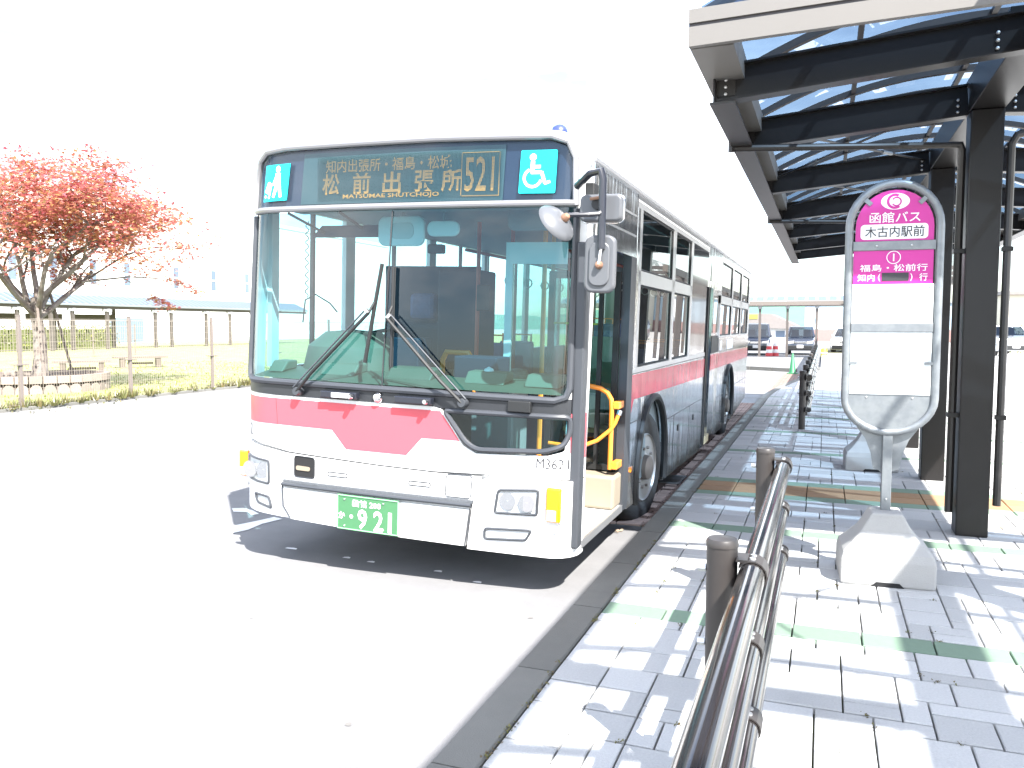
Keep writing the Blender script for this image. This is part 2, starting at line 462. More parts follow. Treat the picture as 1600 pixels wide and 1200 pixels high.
KX = lambda y: -1.03 if y < 17.3 else -1.03 + .0062 * (y - 17.3) ** 2 * (1 if y < 24 else 1) if y < 23 else -.83 + .075 * (y - 23) + .02
def kin(y):
    if y < 17.2: return -1.03
    t = min(1, (y - 17.2) / 13.0)
    return -1.03 + .95 * (t * t * (3 - 2 * t))
sw = MB()
ys = [-8, 17.2] + [17.2 + i * 1.0 for i in range(1, 14)] + [60]
for a, b in zip(ys[:-1], ys[1:]):
    sw.add([(kin(a), a, .118), (3.2, a, .118), (3.2, b, .118), (kin(b), b, .118)], [(0, 1, 2, 3)])
sidewalk = tag(sw.build('sidewalk', M['joint']), kind='structure')

def brick_sheet_mat():
    m = bpy.data.materials.new('paving_sheet'); m.use_nodes = True
    n = m.node_tree.nodes; l = m.node_tree.links; b = n['Principled BSDF']; b.inputs['Roughness'].default_value = .85
    t = n.new('ShaderNodeTexCoord'); br = n.new('ShaderNodeTexBrick')
    br.inputs['Scale'].default_value = 1; br.inputs['Brick Width'].default_value = .31; br.inputs['Row Height'].default_value = .205; br.inputs['Mortar Size'].default_value = .006
    br.inputs['Color1'].default_value = (.45, .455, .46, 1); br.inputs['Color2'].default_value = (.40, .405, .41, 1); br.inputs['Mortar'].default_value = (.12, .11, .09, 1)
    l.new(t.outputs['Object'], br.inputs['Vector']); l.new(br.outputs[0], b.inputs['Base Color'])
    return m
PSH = brick_sheet_mat()
fs_ = MB()
ys = [17.0] + [17.2 + i * 1.0 for i in range(0, 14)] + [47]
for a, b in zip(ys[:-1], ys[1:]):
    fs_.add([(kin(a), a, .15), (3.2, a, .15), (3.2, b, .15), (kin(b), b, .15)], [(0, 1, 2, 3)])
fs_.add([(3.2, -8, .15), (60, -8, .15), (60, 47, .15), (3.2, 47, .15)], [(0, 1, 2, 3)])
fs_.build('paving_sheet', PSH, sidewalk)

# pavers: random ashlar on a 0.1 m module, with green bands and a tan tactile band
paver_mesh = {}
def paver_obj_mesh(w, d, m, key):
    k = (round(w, 3), round(d, 3), key)
    if k not in paver_mesh:
        mb = MB(); c = .004
        mb.add([(0, 0, -.03), (w, 0, -.03), (w, d, -.03), (0, d, -.03), (0, 0, -c), (w, 0, -c), (w, d, -c), (0, d, -c), (c, c, 0), (w - c, c, 0), (w - c, d - c, 0), (c, d - c, 0)],
               [(0, 1, 5, 4), (1, 2, 6, 5), (2, 3, 7, 6), (3, 0, 4, 7), (4, 5, 9, 8), (5, 6, 10, 9), (6, 7, 11, 10), (7, 4, 8, 11), (8, 9, 10, 11)])
        me = bpy.data.meshes.new('paver'); me.from_pydata(mb.v, [], mb.f); me.materials.append(m); paver_mesh[k] = me
    return paver_mesh[k]
rects = []   # (x0,y0,w,d,kind)
XL, XRT = -1.026, 3.18
def fill(y0, y1):
    rows = max(1, round((y1 - y0) / .1035)); mh = (y1 - y0) / rows
    cols = int((XRT - XL) / .1025); mw = (XRT - XL) / cols
    occ = [[False] * cols for _ in range(rows)]
    for r in range(rows):
        for c in range(cols):
            if occ[r][c]: continue
            opts = [(3, 2), (2, 2), (2, 3), (3, 2), (2, 2), (1, 2), (2, 1), (2, 2), (3, 1), (2, 1), (3, 3)]
            random.shuffle(opts); opts.append((1, 1))
            for w, h in opts:
                if r + h <= rows and c + w <= cols and not any(occ[r + j][c + i] for j in range(h) for i in range(w)):
                    break
            for j in range(h):
                for i in range(w): occ[r + j][c + i] = True
            rects.append((XL + c * mw, y0 + r * mh, w * mw, h * mh, 'paver'))
def band(y0, y1, kind, step):
    x = XL
    while x < XRT - .02:
        w = min(step, XRT - x); rects.append((x, y0, w, y1 - y0, kind)); x += step
fill(.9, 2.02); band(2.02, 2.20, 'green_tile', .306); fill(2.20, 3.97); band(3.97, 4.15, 'green_tile', .306)
fill(4.15, 5.92); band(5.92, 6.10, 'green_tile', .306); fill(6.10, 7.18); band(7.18, 7.36, 'green_tile', .306)
band(7.36, 7.595, 'tan_tile', .306); band(7.595, 7.83, 'tan_tile', .306); band(7.83, 8.02, 'green_tile', .306)
yy = 8.02
while yy < 16.5:
    fill(yy, yy + 1.77); band(yy + 1.77, yy + 1.95, 'green_tile', .306); yy += 1.95
def score(rc):
    p = in_view(rc[0] + rc[2] / 2, rc[1] + rc[3] / 2)
    if p is None or p[0] < -60 or p[0] > 1660 or p[1] > 1290: return 0
    return rc[2] * rc[3] / p[2] ** 3
J = .0035; JY = .0062
byk = {}
for rc in sorted(rects, key=score, reverse=True):
    byk.setdefault(rc[4], []).append(rc)
far = {k: MB() for k in byk}
for k, lst in byk.items():
    for i, (x, y, w, d, _) in enumerate(lst):
        zz = .150 + random.uniform(-.0012, .0012)
        if i < 300 and score(lst[i]) > 0:
            o = bpy.data.objects.new(k, paver_obj_mesh(w - 2 * J, d - 2 * JY, M[k], k))
            o.location = (x + J, y + JY, zz); link(o, sidewalk)
        else:
            far[k].box(x + J, x + w - J, y + JY, y + d - JY, .125, zz)
for k, mb in far.items():
    if mb.v:
        mk = M['paver_far'] if k == 'paver' else M[k]
        tag(mb.build(k + '_field', mk, sidewalk, recalc=False), kind='stuff')

# moss and weeds in the joints
ms = MB()
for i in range(170):
    rc = random.choice(byk['paver'][:330])
    if random.random() < .5: x, y = rc[0] + random.choice((0, rc[2])), rc[1] + random.random() * rc[3]
    else: x, y = rc[0] + random.random() * rc[2], rc[1] + random.choice((0, rc[3]))
    if random.random() < .35: x = -1.03 + random.uniform(-.004, .012); y = random.uniform(2.2, 9)
    for k in range(random.randint(4, 10)):
        a = random.uniform(0, 6.28); L = random.uniform(.004, .013); q = x + random.uniform(-.012, .012); w = y + random.uniform(-.02, .02)
        h = random.uniform(.002, .010)
        ms.add([(q, w, .147), (q + L * math.cos(a), w + L * math.sin(a), .149 + h), (q + L * math.cos(a + .9), w + L * math.sin(a + .9), .148 + h * .5)], [(0, 1, 2)])
tag(ms.build('joint_moss', M['moss'], sidewalk, recalc=False), kind='stuff')

# kerb stones
kerb = empty('kerb', kind='structure')
def kerb_stone(y0, y1, xa, xb):
    w = .178
    mb = MB()
    g = .004
    pr = [(-w, -.02), (-w, .125), (-w + .022, .15), (0 - .008, .15), (0, .142), (0, -.02)]
    n = len(pr)
    mb.v = [(xa + p[0], y0 + g, p[1]) for p in pr] + [(xb + p[0], y1 - g, p[1]) for p in pr]
    mb.f = [tuple(range(n)), tuple(range(2 * n - 1, n - 1, -1))] + [(i, n + i, n + (i + 1) % n, (i + 1) % n) for i in range(n)]
    return mb.build('kerb_stone', M['kerb'], kerb)
y = -.95
while y < 31:
    kerb_stone(y, y + .83, kin(y) - .003, kin(y + .83) - .003); y += .83
tag(MB().box(-1.212, -1.029, -.9, 17, -.02, .118).build('kerb_bed', M['joint'], kerb))

# brown brick strip along the kerb (and the wedge where the kerb swings away)
strip = empty('brick_strip', kind='structure')
bl = MB()
bl.add([(-2.05, 6.40, .003), (-1.208, 6.40, .003), (-1.208, 17.6, .003), (-2.05, 17.6, .003)], [(0, 1, 2, 3)])
bl.build('brick_bed', M['joint'], strip)
bf = MB(); nb = 0
cells = []
r = 0; y = 6.405
while y < 29:
    xe = kin(y) - .185 if y > 17.4 else -1.212
    x = -2.05 if y < 17.5 else -1.24
    x += (0 if r % 2 else -.10)
    while x < xe - .02:
        a = max(x, -2.05 if y < 17.5 else -1.24); b = min(x + .2, xe)
        if b - a > .03: cells.append((a, b, y))
        x += .205
    y += .105; r += 1
brick_me = {}
for (a, b, y) in cells:
    z = .022 + random.uniform(-.001, .001)
    if nb < 260 and a > -1.75:
        key = round(b - a, 2)
        if key not in brick_me:
            brick_me[key] = paver_obj_mesh(b - a - .006, .099, M['brick'], 'brick')
        o = bpy.data.objects.new('brick', brick_me[key]); o.location = (a + .003, y + .003, z); link(o, strip); nb += 1
    else:
        bf.box(a + .003, b - .003, y + .003, y + .102, .004, z)
tag(bf.build('brick_field', M['brick_far'], strip, recalc=False), kind='stuff')

# drain grate let into the strip
gr = empty('drain_grate', (-1.42, 8.38, .026), label='small slotted iron drain grate in the brown bricks by the kerb', cat='drain')
MB().box(-.11, -.085, -.22, .22, 0, .012).box(.085, .11, -.22, .22, 0, .012).box(-.085, .085, -.22, -.195, 0, .012).box(-.085, .085, .195, .22, 0, .012).build('frame', M['grate'], gr)
for i in range(10):
    MB().box(-.084, .084, -.185 + i * .04, -.167 + i * .04, 0, .010).build('slat', M['grate'], gr)

# dark spots on the road
for i, (x, y) in enumerate([(-1.75, 2.75), (-2.9, 3.6), (-1.47, 4.15)]):
    r_ = random.uniform(.010, .018)
    MB().add([(x + r_ * random.uniform(.6, 1.2) * math.cos(k * .7), y + r_ * random.uniform(.6, 1.3) * math.sin(k * .7), .003) for k in range(9)], [tuple(range(9))]).build('stain', M['stain'], roadobj)
# worn white road line, mostly under the bus shadow
rl = empty('road_marking', kind='structure')
def worn(poly, nm='paint_patch'):
    MB().add([(x, y, .004) for x, y in poly], [tuple(range(len(poly)))]).build(nm, M['whiteline'], rl)
worn([(-4.42, 5.10), (-4.25, 5.04), (-4.20, 5.20), (-4.22, 5.40), (-4.17, 5.60), (-4.28, 5.63), (-4.33, 5.45), (-4.40, 5.26)])
worn([(-4.83, 5.77), (-4.73, 5.67), (-4.60, 5.70), (-4.50, 5.62), (-4.47, 5.68), (-4.62, 5.78), (-4.75, 5.82)])
# scraps of litter and pebbles caught at the edge of the bus shadow
for i, (x, y) in enumerate([(-3.55, 4.86), (-3.05, 4.80), (-2.84, 4.77), (-2.32, 4.74), (-1.99, 4.62)]):
    s = .05 if i == 0 else .03
    o = MB().add([(x - s, y - .008, .004), (x + s, y - .012, .004), (x + s * .9, y + .010, .006), (x + .2 * s, y + .016, .007), (x - s * .8, y + .010, .005)], [(0, 1, 2, 3, 4)]).build('paper_scrap', M['stickwhite'])
    tag(o, ['largest pale scrap lying at the left end of the bus shadow edge', 'pale scrap on the asphalt, second from the left below the bumper', 'pale scrap on the asphalt below the left half of the plate', 'pale scrap on the asphalt below the right of the plate', 'pale scrap on the asphalt nearest the front right headlamp'][i], 'scrap', 'scraps on the road before the bus')
lf = MB()
for k in range(9):
    a = k * .7; q = random.uniform(.02, .055)
    lf.add([(-1.47, 6.18, .005), (-1.47 + q * math.cos(a), 6.18 + 1.6 * q * math.sin(a), .009), (-1.47 + q * math.cos(a + .5), 6.18 + 1.6 * q * math.sin(a + .5), .012)], [(0, 1, 2)])
tag(lf.build('dead_leaf', M['leafbrown']), 'crumpled brown dead leaf on the road beside the kerb', 'leaf')

# ------------------------------------------------------------------ the bus
TILT = R(1.8)
bus = empty('city_bus', (-2.585, 4.45, 0), (0, TILT, 0),
            'white and silver city bus with red band and route 521 stopped at the kerb', 'bus')
HR, HL, RR, RL = 1.245, 1.19, .16, .30
def fy(x, z):
    hw, r = (HR, RR) if x >= 0 else (HL, RL)
    a = abs(x) - (hw - r)
    y = .06 * (x / 1.245) ** 2 + .055 * max(0, z - 1.2)
    if a > 0: y += r - math.sqrt(max(r * r - min(a, r) ** 2, 0))
    return y

def fpatch(name, poly, m, off=0.0, thick=.02, parent=None, cuts=True, smooth=True, bevel=0, thin=False):
    """polygon in (x, z) of the front, draped over the bowed front surface and given thickness"""
    bm = bmesh.new()
    vv = [bm.verts.new((x, 0, z)) for x, z in poly]
    f = bm.faces.new(vv); f.normal_update()
    if len(poly) > 4: bmesh.ops.triangulate(bm, faces=[f])
    xs = [-1.2 + .02 * i for i in range(20)] + [-.8 + .1 * i for i in range(18)] + [1.0 + .02 * i for i in range(13)]
    lo = min(p[0] for p in poly); hi = max(p[0] for p in poly)
    for x in xs:
        if lo < x < hi:
            bmesh.ops.bisect_plane(bm, geom=bm.verts[:] + bm.edges[:] + bm.faces[:], plane_co=(x, 0, 0), plane_no=(1, 0, 0), dist=1e-5)
    bm.normal_update()
    for fc in bm.faces:
        if fc.normal.y > 0: fc.normal_flip()
    if thin:
        for v in bm.verts: v.co.y = fy(v.co.x, v.co.z) - off
        me = bpy.data.meshes.new(name); bm.to_mesh(me); bm.free(); me.materials.append(m)
        me.shade_smooth()
        o = bpy.data.objects.new(name, me); link(o, parent if parent is not None else bus)
        return o
    res = bmesh.ops.extrude_face_region(bm, geom=bm.faces[:])
    new = [g for g in res['geom'] if isinstance(g, bmesh.types.BMVert)]
    ns = set(new)
    for v in bm.verts:
        y = fy(v.co.x, v.co.z) - off
        v.co.y = y if v in ns else y + thick
    bmesh.ops.recalc_face_normals(bm, faces=bm.faces)
    me = bpy.data.meshes.new(name); bm.to_mesh(me); bm.free()
    me.materials.append(m)
    if smooth: me.shade_smooth(); me.set_sharp_from_angle(angle=R(30))
    o = bpy.data.objects.new(name, me); link(o, parent if parent is not None else bus)
    return o

def fline(pts, step=.06, closed=False):
    out = []; N = len(pts)
    for i in range(N if closed else N - 1):
        a = pts[i]; b = pts[(i + 1) % N]; L = math.hypot(b[0] - a[0], b[1] - a[1]); k = max(1, int(L / step))
        for j in range(k): out.append((a[0] + (b[0] - a[0]) * j / k, a[1] + (b[1] - a[1]) * j / k))
    if not closed: out.append(pts[-1])
    return out
def ftube(name, pts, r, m, off=0.0, parent=None, closed=False, n=8, flat=1.0):
    q = fline(pts, closed=closed)
    return MB().tube([(x, fy(x, z) - off, z) for x, z in q], r, n, True, closed).build(name, m, parent if parent is not None else bus, smooth=True)
def ftext(name, body, cx, cz, m, parent, w=None, h=None, off=.004, bold=0.0, shear=0):
    vs_, fs = text_mesh(body, name, w, h, bold)
    mb = MB(); mb.add([(cx + a, fy(cx + a, cz + b) - off, cz + b) for a, b in vs_], fs)
    o = mb.build(name, m, parent, recalc=False)
    return o
def fpoly(name, polys, m, parent, off=.004):
    mb = MB()
    for p in polys: mb.add([(x, fy(x, z) - off, z) for x, z in p], [tuple(range(len(p)))])
    return mb.build(name, m, parent, recalc=False)

# front shell: top cap and corner pillars
def outline(n=10):
    pts = []
    for i in range(n + 1):
        q = R(0 + 90 * i / n); pts.append((1.245 - .24 + .24 * math.cos(q), 2.535 + .225 * math.sin(q)))
    for i in range(n + 1):
        q = R(90 + 90 * i / n); pts.append((-1.19 + .30 + .30 * math.cos(q), 2.50 + .265 * math.sin(q)))
    return pts
OUT = outline()
cap_in = [(-1.10, 2.34), (-1.078, 2.56), (-1.045, 2.655), (-.97, 2.712), (-.80, 2.732), (.3, 2.737), (1.02, 2.723), (1.115, 2.69), (1.155, 2.60), (1.163, 2.34)]
capp = [(1.245, 2.34)] + OUT + [(-1.19, 2.34)] + cap_in
fpatch('front_cap', capp, M['white'], 0, .03)
fpatch('corner_pillar', [(1.165, .86), (1.245, .86), (1.245, 2.34), (1.165, 2.34)], M['white'], 0, .03)
fpatch('corner_pillar', [(-1.19, 1.13), (-1.105, 1.13), (-1.105, 2.34), (-1.19, 2.34)], M['white'], 0, .03)

# destination display
disp = fpatch('destination_display', [(-1.085, 2.35), (-1.06, 2.56), (-1.02, 2.65), (-.95, 2.695), (-.78, 2.712), (.3, 2.716), (1.0, 2.703), (1.09, 2.672), (1.135, 2.59), (1.148, 2.35)], M['dispback'], -.02, .01)
fpatch('led_board', [(-.685, 2.366), (.722, 2.366), (.73, 2.69), (-.668, 2.69)], M['led_board'], -.012, .004, disp)
def led(body, cx, cz, w, h, bold=0.012):
    vs_, fs = text_mesh(body, 'lettering', w, h, bold)
    mb = MB(); mb.add([(cx + a, fy(cx + a, cz + b) + .008, cz + b) for a, b in vs_], fs)
    return mb.build('lettering', M['led'], disp, recalc=False)
led('知内出張所・福島・松城', -.052, 2.600, .885, .082)
for ch, cx in zip('松前出張所', (-.452, -.226, -.01, .213, .392)):
    led(ch, cx, 2.489, .128, .132, .02)
led('MATSUMAE SHUTCHOJO', -.022, 2.406, .675, .034, .02)
led('521', .570, 2.522, .185, .205, .008)
bx = MB()
for a, b, c_, d in ((.455, .692, 2.648, 2.653), (.463, .700, 2.392, 2.397), (.455, .460, 2.397, 2.648), (.694, .699, 2.397, 2.648)):
    bx.add([(a, fy(a, c_) + .008, c_), (b, fy(b, c_) + .008, c_), (b, fy(b, d) + .008, d), (a, fy(a, d) + .008, d)], [(0, 1, 2, 3)])
bx.build('number_frame', M['led'], disp, recalc=False)
# dark dot-matrix gaps over the lettering
dm = MB()
for i in range(150):
    x = -.55 + i * .0085
    if x < .71: dm.box(x, x + .0024, fy(x, 2.5) + .0045, fy(x, 2.5) + .006, 2.385, 2.66)
for i in range(34):
    z = 2.385 + i * .0083
    for k in range(13):
        xa = -.55 + k * .097
        dm.add([(xa, fy(xa, z) + .005, z), (xa + .097, fy(xa + .097, z) + .005, z), (xa + .097, fy(xa + .097, z) + .005, z + .0022), (xa, fy(xa, z) + .005, z + .0022)], [(0, 1, 2, 3)])
tag(dm.build('dot_mask', M['led_board'], disp, recalc=False), kind='stuff')
fpatch('display_glass', [(-1.085, 2.345), (-1.06, 2.56), (-1.02, 2.65), (-.95, 2.695), (-.78, 2.712), (.3, 2.716), (1.0, 2.703), (1.09, 2.672), (1.135, 2.59), (1.148, 2.345)], M['g_disp'], .002, 0, disp, thin=True)
M['frame_grey'] = mat('frame_grey', (.30, .30, .315), .36, metal=.6)
ftube('display_frame', [(-1.104, 2.33), (-1.085, 2.56), (-1.045, 2.665), (-.965, 2.716), (-.80, 2.732), (.3, 2.737), (1.01, 2.724), (1.11, 2.69), (1.152, 2.60), (1.165, 2.33)], .021, M['frame_grey'], .008, disp, n=10)
ftube('mullion', [(-1.09, 2.336), (1.163, 2.342)], .020, M['frame_grey'], .008, disp, n=10)
# pictogram stickers
pl = fpatch('sticker', [(-.992, 2.391), (-.787, 2.397), (-.767, 2.634), (-.973, 2.629)], M['cyan'], .006, .003, None)
def limb(a, b, w0, w1):
    ax, az = a; bx_, bz = b; L = math.hypot(bx_ - ax, bz - az); nx, nz_ = -(bz - az) / L, (bx_ - ax) / L
    return [(ax + nx * w0, az + nz_ * w0), (ax - nx * w0, az - nz_ * w0), (bx_ - nx * w1, bz - nz_ * w1), (bx_ + nx * w1, bz + nz_ * w1)]
fpoly('pictogram', [ell(-.862, 2.600, .018, .022), limb((-.862, 2.575), (-.862, 2.49), .020, .022), limb((-.868, 2.57), (-.900, 2.50), .010, .008), limb((-.90, 2.503), (-.925, 2.497), .008, .007),
                    limb((-.853, 2.50), (-.838, 2.418), .014, .010), limb((-.870, 2.50), (-.898, 2.418), .014, .010),
                    ell(-.935, 2.50, .018, .020), limb((-.935, 2.49), (-.955, 2.445), .022, .024), ell(-.968, 2.425, .010, .010), ell(-.935, 2.420, .010, .010), limb((-.915, 2.50), (-.93, 2.43), .006, .006)], M['stickwhite'], pl, .0085)
prt = fpatch('sticker', round_poly([(.824, 2.400), (1.043, 2.399), (1.047, 2.647), (.831, 2.648)], .008, 2), M['cyan'], .006, .003, None)
def arc(cx, cz, r0, r1, a0, a1, n=18):
    o = []
    for i in range(n):
        q0 = R(a0 + (a1 - a0) * i / n); q1 = R(a0 + (a1 - a0) * (i + 1) / n)
        o.append([(cx + r0 * math.cos(q0), cz + r0 * math.sin(q0)), (cx + r1 * math.cos(q0), cz + r1 * math.sin(q0)), (cx + r1 * math.cos(q1), cz + r1 * math.sin(q1)), (cx + r0 * math.cos(q1), cz + r0 * math.sin(q1))])
    return o
fpoly('pictogram', [ell(.905, 2.607, .020, .020), limb((.905, 2.585), (.903, 2.515), .012, .012), limb((.905, 2.552), (.952, 2.552), .009, .009), limb((.897, 2.520), (.958, 2.520), .010, .010),
                    limb((.958, 2.523), (.982, 2.455), .010, .009), limb((.978, 2.455), (1.012, 2.466), .009, .007)] + arc(.907, 2.488, .043, .059, 115, 345), M['stickwhite'], prt, .0085)

# windscreen
WS = [(-1.095, 1.245), (1.170, 1.235), (1.160, 2.318), (-1.09, 2.312)]
wsn = fpatch('windscreen', WS, M['g_ws'], .000, thin=True)
ftube('gasket', [(-1.105, 2.31), (-1.105, 1.30), (-1.09, 1.235), (-1.04, 1.215), (0, 1.212), (1.10, 1.205), (1.16, 1.225), (1.178, 1.28), (1.170, 2.31)], .022, M['gasket'], .004, wsn, n=8)
ftube('seam', [(0.012, 2.31), (-.008, 1.23)], .005, M['darktrim'], .004, wsn, n=6)

# cowl strip with cameras and lamp
cowl = fpatch('cowl_strip', [(-1.15, 1.135), (-.815, 1.126), (.355, 1.128), (.41, 1.120), (1.19, 1.122), (1.19, 1.215), (-1.15, 1.205)], M['darktrim'], .004, .03)
for xa, xb in ((-.43, -.165), (.105, .355)):
    z0 = 1.140
    MB().box(xa, xb, fy(xa, 1.15) - .055, fy(xa, 1.15) - .004, z0, z0 + .042).build('camera_box', M['blackpole'], cowl, bevel=.006)
    MB().lathe([(.014, 0), (.017, .01), (.017, .03)], 'y', (xb - .03, fy(xb, 1.15) - .085, z0 + .02), 14).build('camera_lens', M['chrome'], cowl, smooth=True)
MB().box(-.34, -.19, fy(-.3, 1.15) - .0585, fy(-.3, 1.15) - .056, 1.147, 1.176).build('camera_label', M['stickwhite'], cowl)
MB().lathe([(.0, -.035), (.020, -.032), (.033, -.018), (.036, 0)], 'y', (-.03, fy(0, 1.16) - .004, 1.160), 18).build('round_lamp', M['chrome'], cowl, smooth=True)
MB().box(.83, .97, fy(.9, 1.16) - .035, fy(.9, 1.16) - .004, 1.130, 1.195).build('sensor_box', M['rubber'], cowl, bevel=.005)

# white lower front panel around the lower window, with the red band
LWIN = [(.420, 1.108), (1.186, 1.112), (1.188, 1.02), (1.162, .945), (1.06, .905), (.635, .885), (.562, .925)]
fpanel = fpatch('front_panel', [(-1.19, .80), (-1.09, .813), (-.70, .757), (-.03, .735), (.35, .729), (.69, .740), (1.245, .745), (1.245, .86), (1.205, .90), (1.185, .93), (1.15, .905), (1.06, .878), (.63, .862), (.545, .905), (.40, 1.115), (.355, 1.127), (-.815, 1.125), (-1.19, 1.137)], M['white'], 0, .03)
fpatch('corner_patch', [(1.190, .90), (1.245, .86), (1.245, 1.13), (1.190, 1.13)], M['red'], .0005, .03, fpanel)
fpatch('red_band', [(-1.186, 1.107), (.392, 1.103), (.522, .930), (.272, .928), (.170, .814), (-.262, .814), (-.370, .930), (-1.186, .934)], M['red'], .0025, .004, fpanel)
ftube('panel_seam', [(-1.186, .80), (-1.09, .813), (-.70, .757), (-.03, .735), (.35, .729), (.69, .740)], .003, M['darktrim'], .001, fpanel, n=6)
ftube('panel_seam', [(.69, .745), (.708, .856)], .0025, M['darktrim'], .001, fpanel, n=6)
ftube('panel_seam', [(-.815, 1.105), (-.80, .935)], .0018, M['greytrim'], .003, fpanel, n=6)
ftext('lettering', 'M3621', 1.098, .835, M['text'], fpanel, w=.185, h=.060, off=.003, bold=.0)
ftext('lettering', 'M3621', -1.112, .876, M['text'], fpanel, w=.17, h=.080, off=.003)
lw = fpatch('lower_window', LWIN, M['g_ws'], -.004, thin=True)
ftube('gasket', round_poly(LWIN, [.03, .03, .03, .06, .06, .05, .05], 3), .017, M['gasket'], .004, lw, closed=True)

fpatch('front_backing', [(-1.12, .50), (1.2, .50), (1.2, .80), (-1.12, .80)], M['white_low'], -.036, .008)
# bumper
BUL = .03
bump = fpatch('bumper', [(-1.19, .36), (-1.06, .335), (-.66, .318), (.16, .300), (.58, .296), (.60, .535), (-.735, .535), (-.75, .75), (-1.05, .785), (-1.19, .79)], M['white_low'], BUL * .4, .06)
fpatch('bumper_corner', [(.60, .285), (1.245, .285), (1.245, .735), (.735, .735), (.655, .70), (.625, .53)], M['white_low'], BUL, .06, bump)
fpatch('bumper_top', [(-.745, .565), (.645, .565), (.665, .724), (.35, .722), (-.03, .728), (-.70, .748), (-.745, .75)], M['white_low'], .006, .03, bump)
ftube('step_edge', [(-.735, .548), (.62, .552)], .013, M['greytrim'], BUL + .006, bump)
fpatch('step_mesh', [(-.735, .552), (.62, .556), (.63, .580), (-.735, .576)], M['mesh'], BUL * .9, .02, bump)
fpatch('bumper_centre', [(-.72, .345), (-.66, .322), (.16, .303), (.575, .300), (.605, .525), (-.735, .525)], M['white_low'], BUL, .05, bump)
ftube('bumper_seam', [(-.735, .535), (-.725, .40), (-.67, .33)], .006, M['greytrim'], BUL + .002, bump)
ftube('bumper_seam', [(.612, .53), (.60, .40), (.585, .30)], .004, M['greytrim'], BUL + .002, bump)
fpatch('hatch', round_poly([(-.655, .600), (-.497, .600), (-.497, .735), (-.655, .738)], .02, 3), M['black'], .008, .003, bump)
fpatch('tow_eye', round_poly([(-.64, .645), (-.53, .645), (-.53, .672), (-.64, .675)], .012, 2), M['beige'], .013, .004, bump)
ftube('hatch_rim', round_poly([(-.655, .600), (-.497, .600), (-.497, .735), (-.655, .738)], .02, 3), .004, M['darktrim'], .008, bump, closed=True, n=6)
for xa, xb in ((-.391, -.248), (.195, .340)):
    ftube('slot_rim', rrect(xa, xb, .632, .657, .006, 2), .0035, M['darktrim'], .008, bump, closed=True, n=6)
    fpatch('slot', rrect(xa, xb, .632, .657, .006, 2), M['white_low'], .0075, .003, bump)
ftube('hatch_rim', round_poly([(.440, .586), (.605, .586), (.613, .727), (.446, .722)], .02, 3), .0035, M['gasket'], .007, bump, closed=True, n=6)
# headlights, fog lamps
def lamp(name, poly, off, inner=True):
    p = fpatch(name, round_poly(poly, .015, 3), M['lampback'], off - .004, .004)
    cx = sum(q[0] for q in poly) / len(poly); cz = sum(q[1] for q in poly) / len(poly)
    w = (max(q[0] for q in poly) - min(q[0] for q in poly)); h = max(q[1] for q in poly) - min(q[1] for q in poly)
    if inner:
        for k, (dx, rr) in enumerate(((-.22, .33), (.24, .33))):
            c = (cx + dx * w, fy(cx, cz) - off - .001, cz)
            MB().lathe([(h * rr, -.012), (h * rr * .85, -.004), (h * .12, 0), (h * .10, -.010), (0, -.013)], 'y', c, 18).build('reflector', M['chrome'], p, smooth=True)
    nk = 0
    fl = MB()
    for k in range(nk):
        x = min(q[0] for q in poly) + w * (k + .5) / nk
        fl.box(x - .002, x + .002, fy(x, cz) - off - .014, fy(x, cz) - off - .009, cz - h * .42, cz + h * .42)
    if nk: fl.build('lens_flutes', M['lampclear'], p)
    fpatch('lens', round_poly(poly, .015, 3), M['g_lens'], off + .016, 0, p, thin=True)
    q = round_poly(poly, .015, 3)
    ftube('bezel', q, .008, M['gasket'], off + .006, p, closed=True, n=6)
    return p
lamp('headlight', [(.772, .525), (1.030, .535), (1.034, .682), (.790, .662)], BUL)
lamp('headlight', [(-1.06, .545), (-.855, .532), (-.858, .684), (-1.095, .70)], BUL * .5)
lamp('fog_lamp', [(.712, .362), (.965, .378), (1.0, .440), (.712, .425)], BUL, False)
lamp('fog_lamp', [(-.955, .396), (-.83, .370), (-.856, .444), (-.988, .455)], BUL * .5, False)
# indicators
def indicator(x0, x1, y, z0, z1):
    b = MB().box(x0, x1, y, y + .09, z0, z1).build('indicator', M['lampamber'], bus, bevel=.012, seg=3)
    MB().box(x0 + .008, x0 + (x1 - x0) * .72, y - .004, y + .01, z0 + .008, z0 + (z1 - z0) * .36).build('clear_lens', M['lampclear'], b, bevel=.004)
    MB().box(x0 - .004, x1 + .002, y + .02, y + .10, z0 - .006, z1 + .006).build('lamp_base', M['white_low'], b, bevel=.01)
    MB().prism([(x0 + .01, z0 - .003), (x1 - .005, z0 - .003), (x1 - .03, z0 - .07), (x0 + .04, z0 - .07)], 'y', y + .035, y + .09).build('lamp_bracket', M['white_low'], b)
    return b
indicator(1.088, 1.178, fy(1.13, .6) - .075, .505, .708)
indicator(-1.315, -1.235, .27, .498, .682)
MB().box(-1.25, -1.10, .32, .40, .54, .64).build('lamp_arm', M['white_low'], bus)
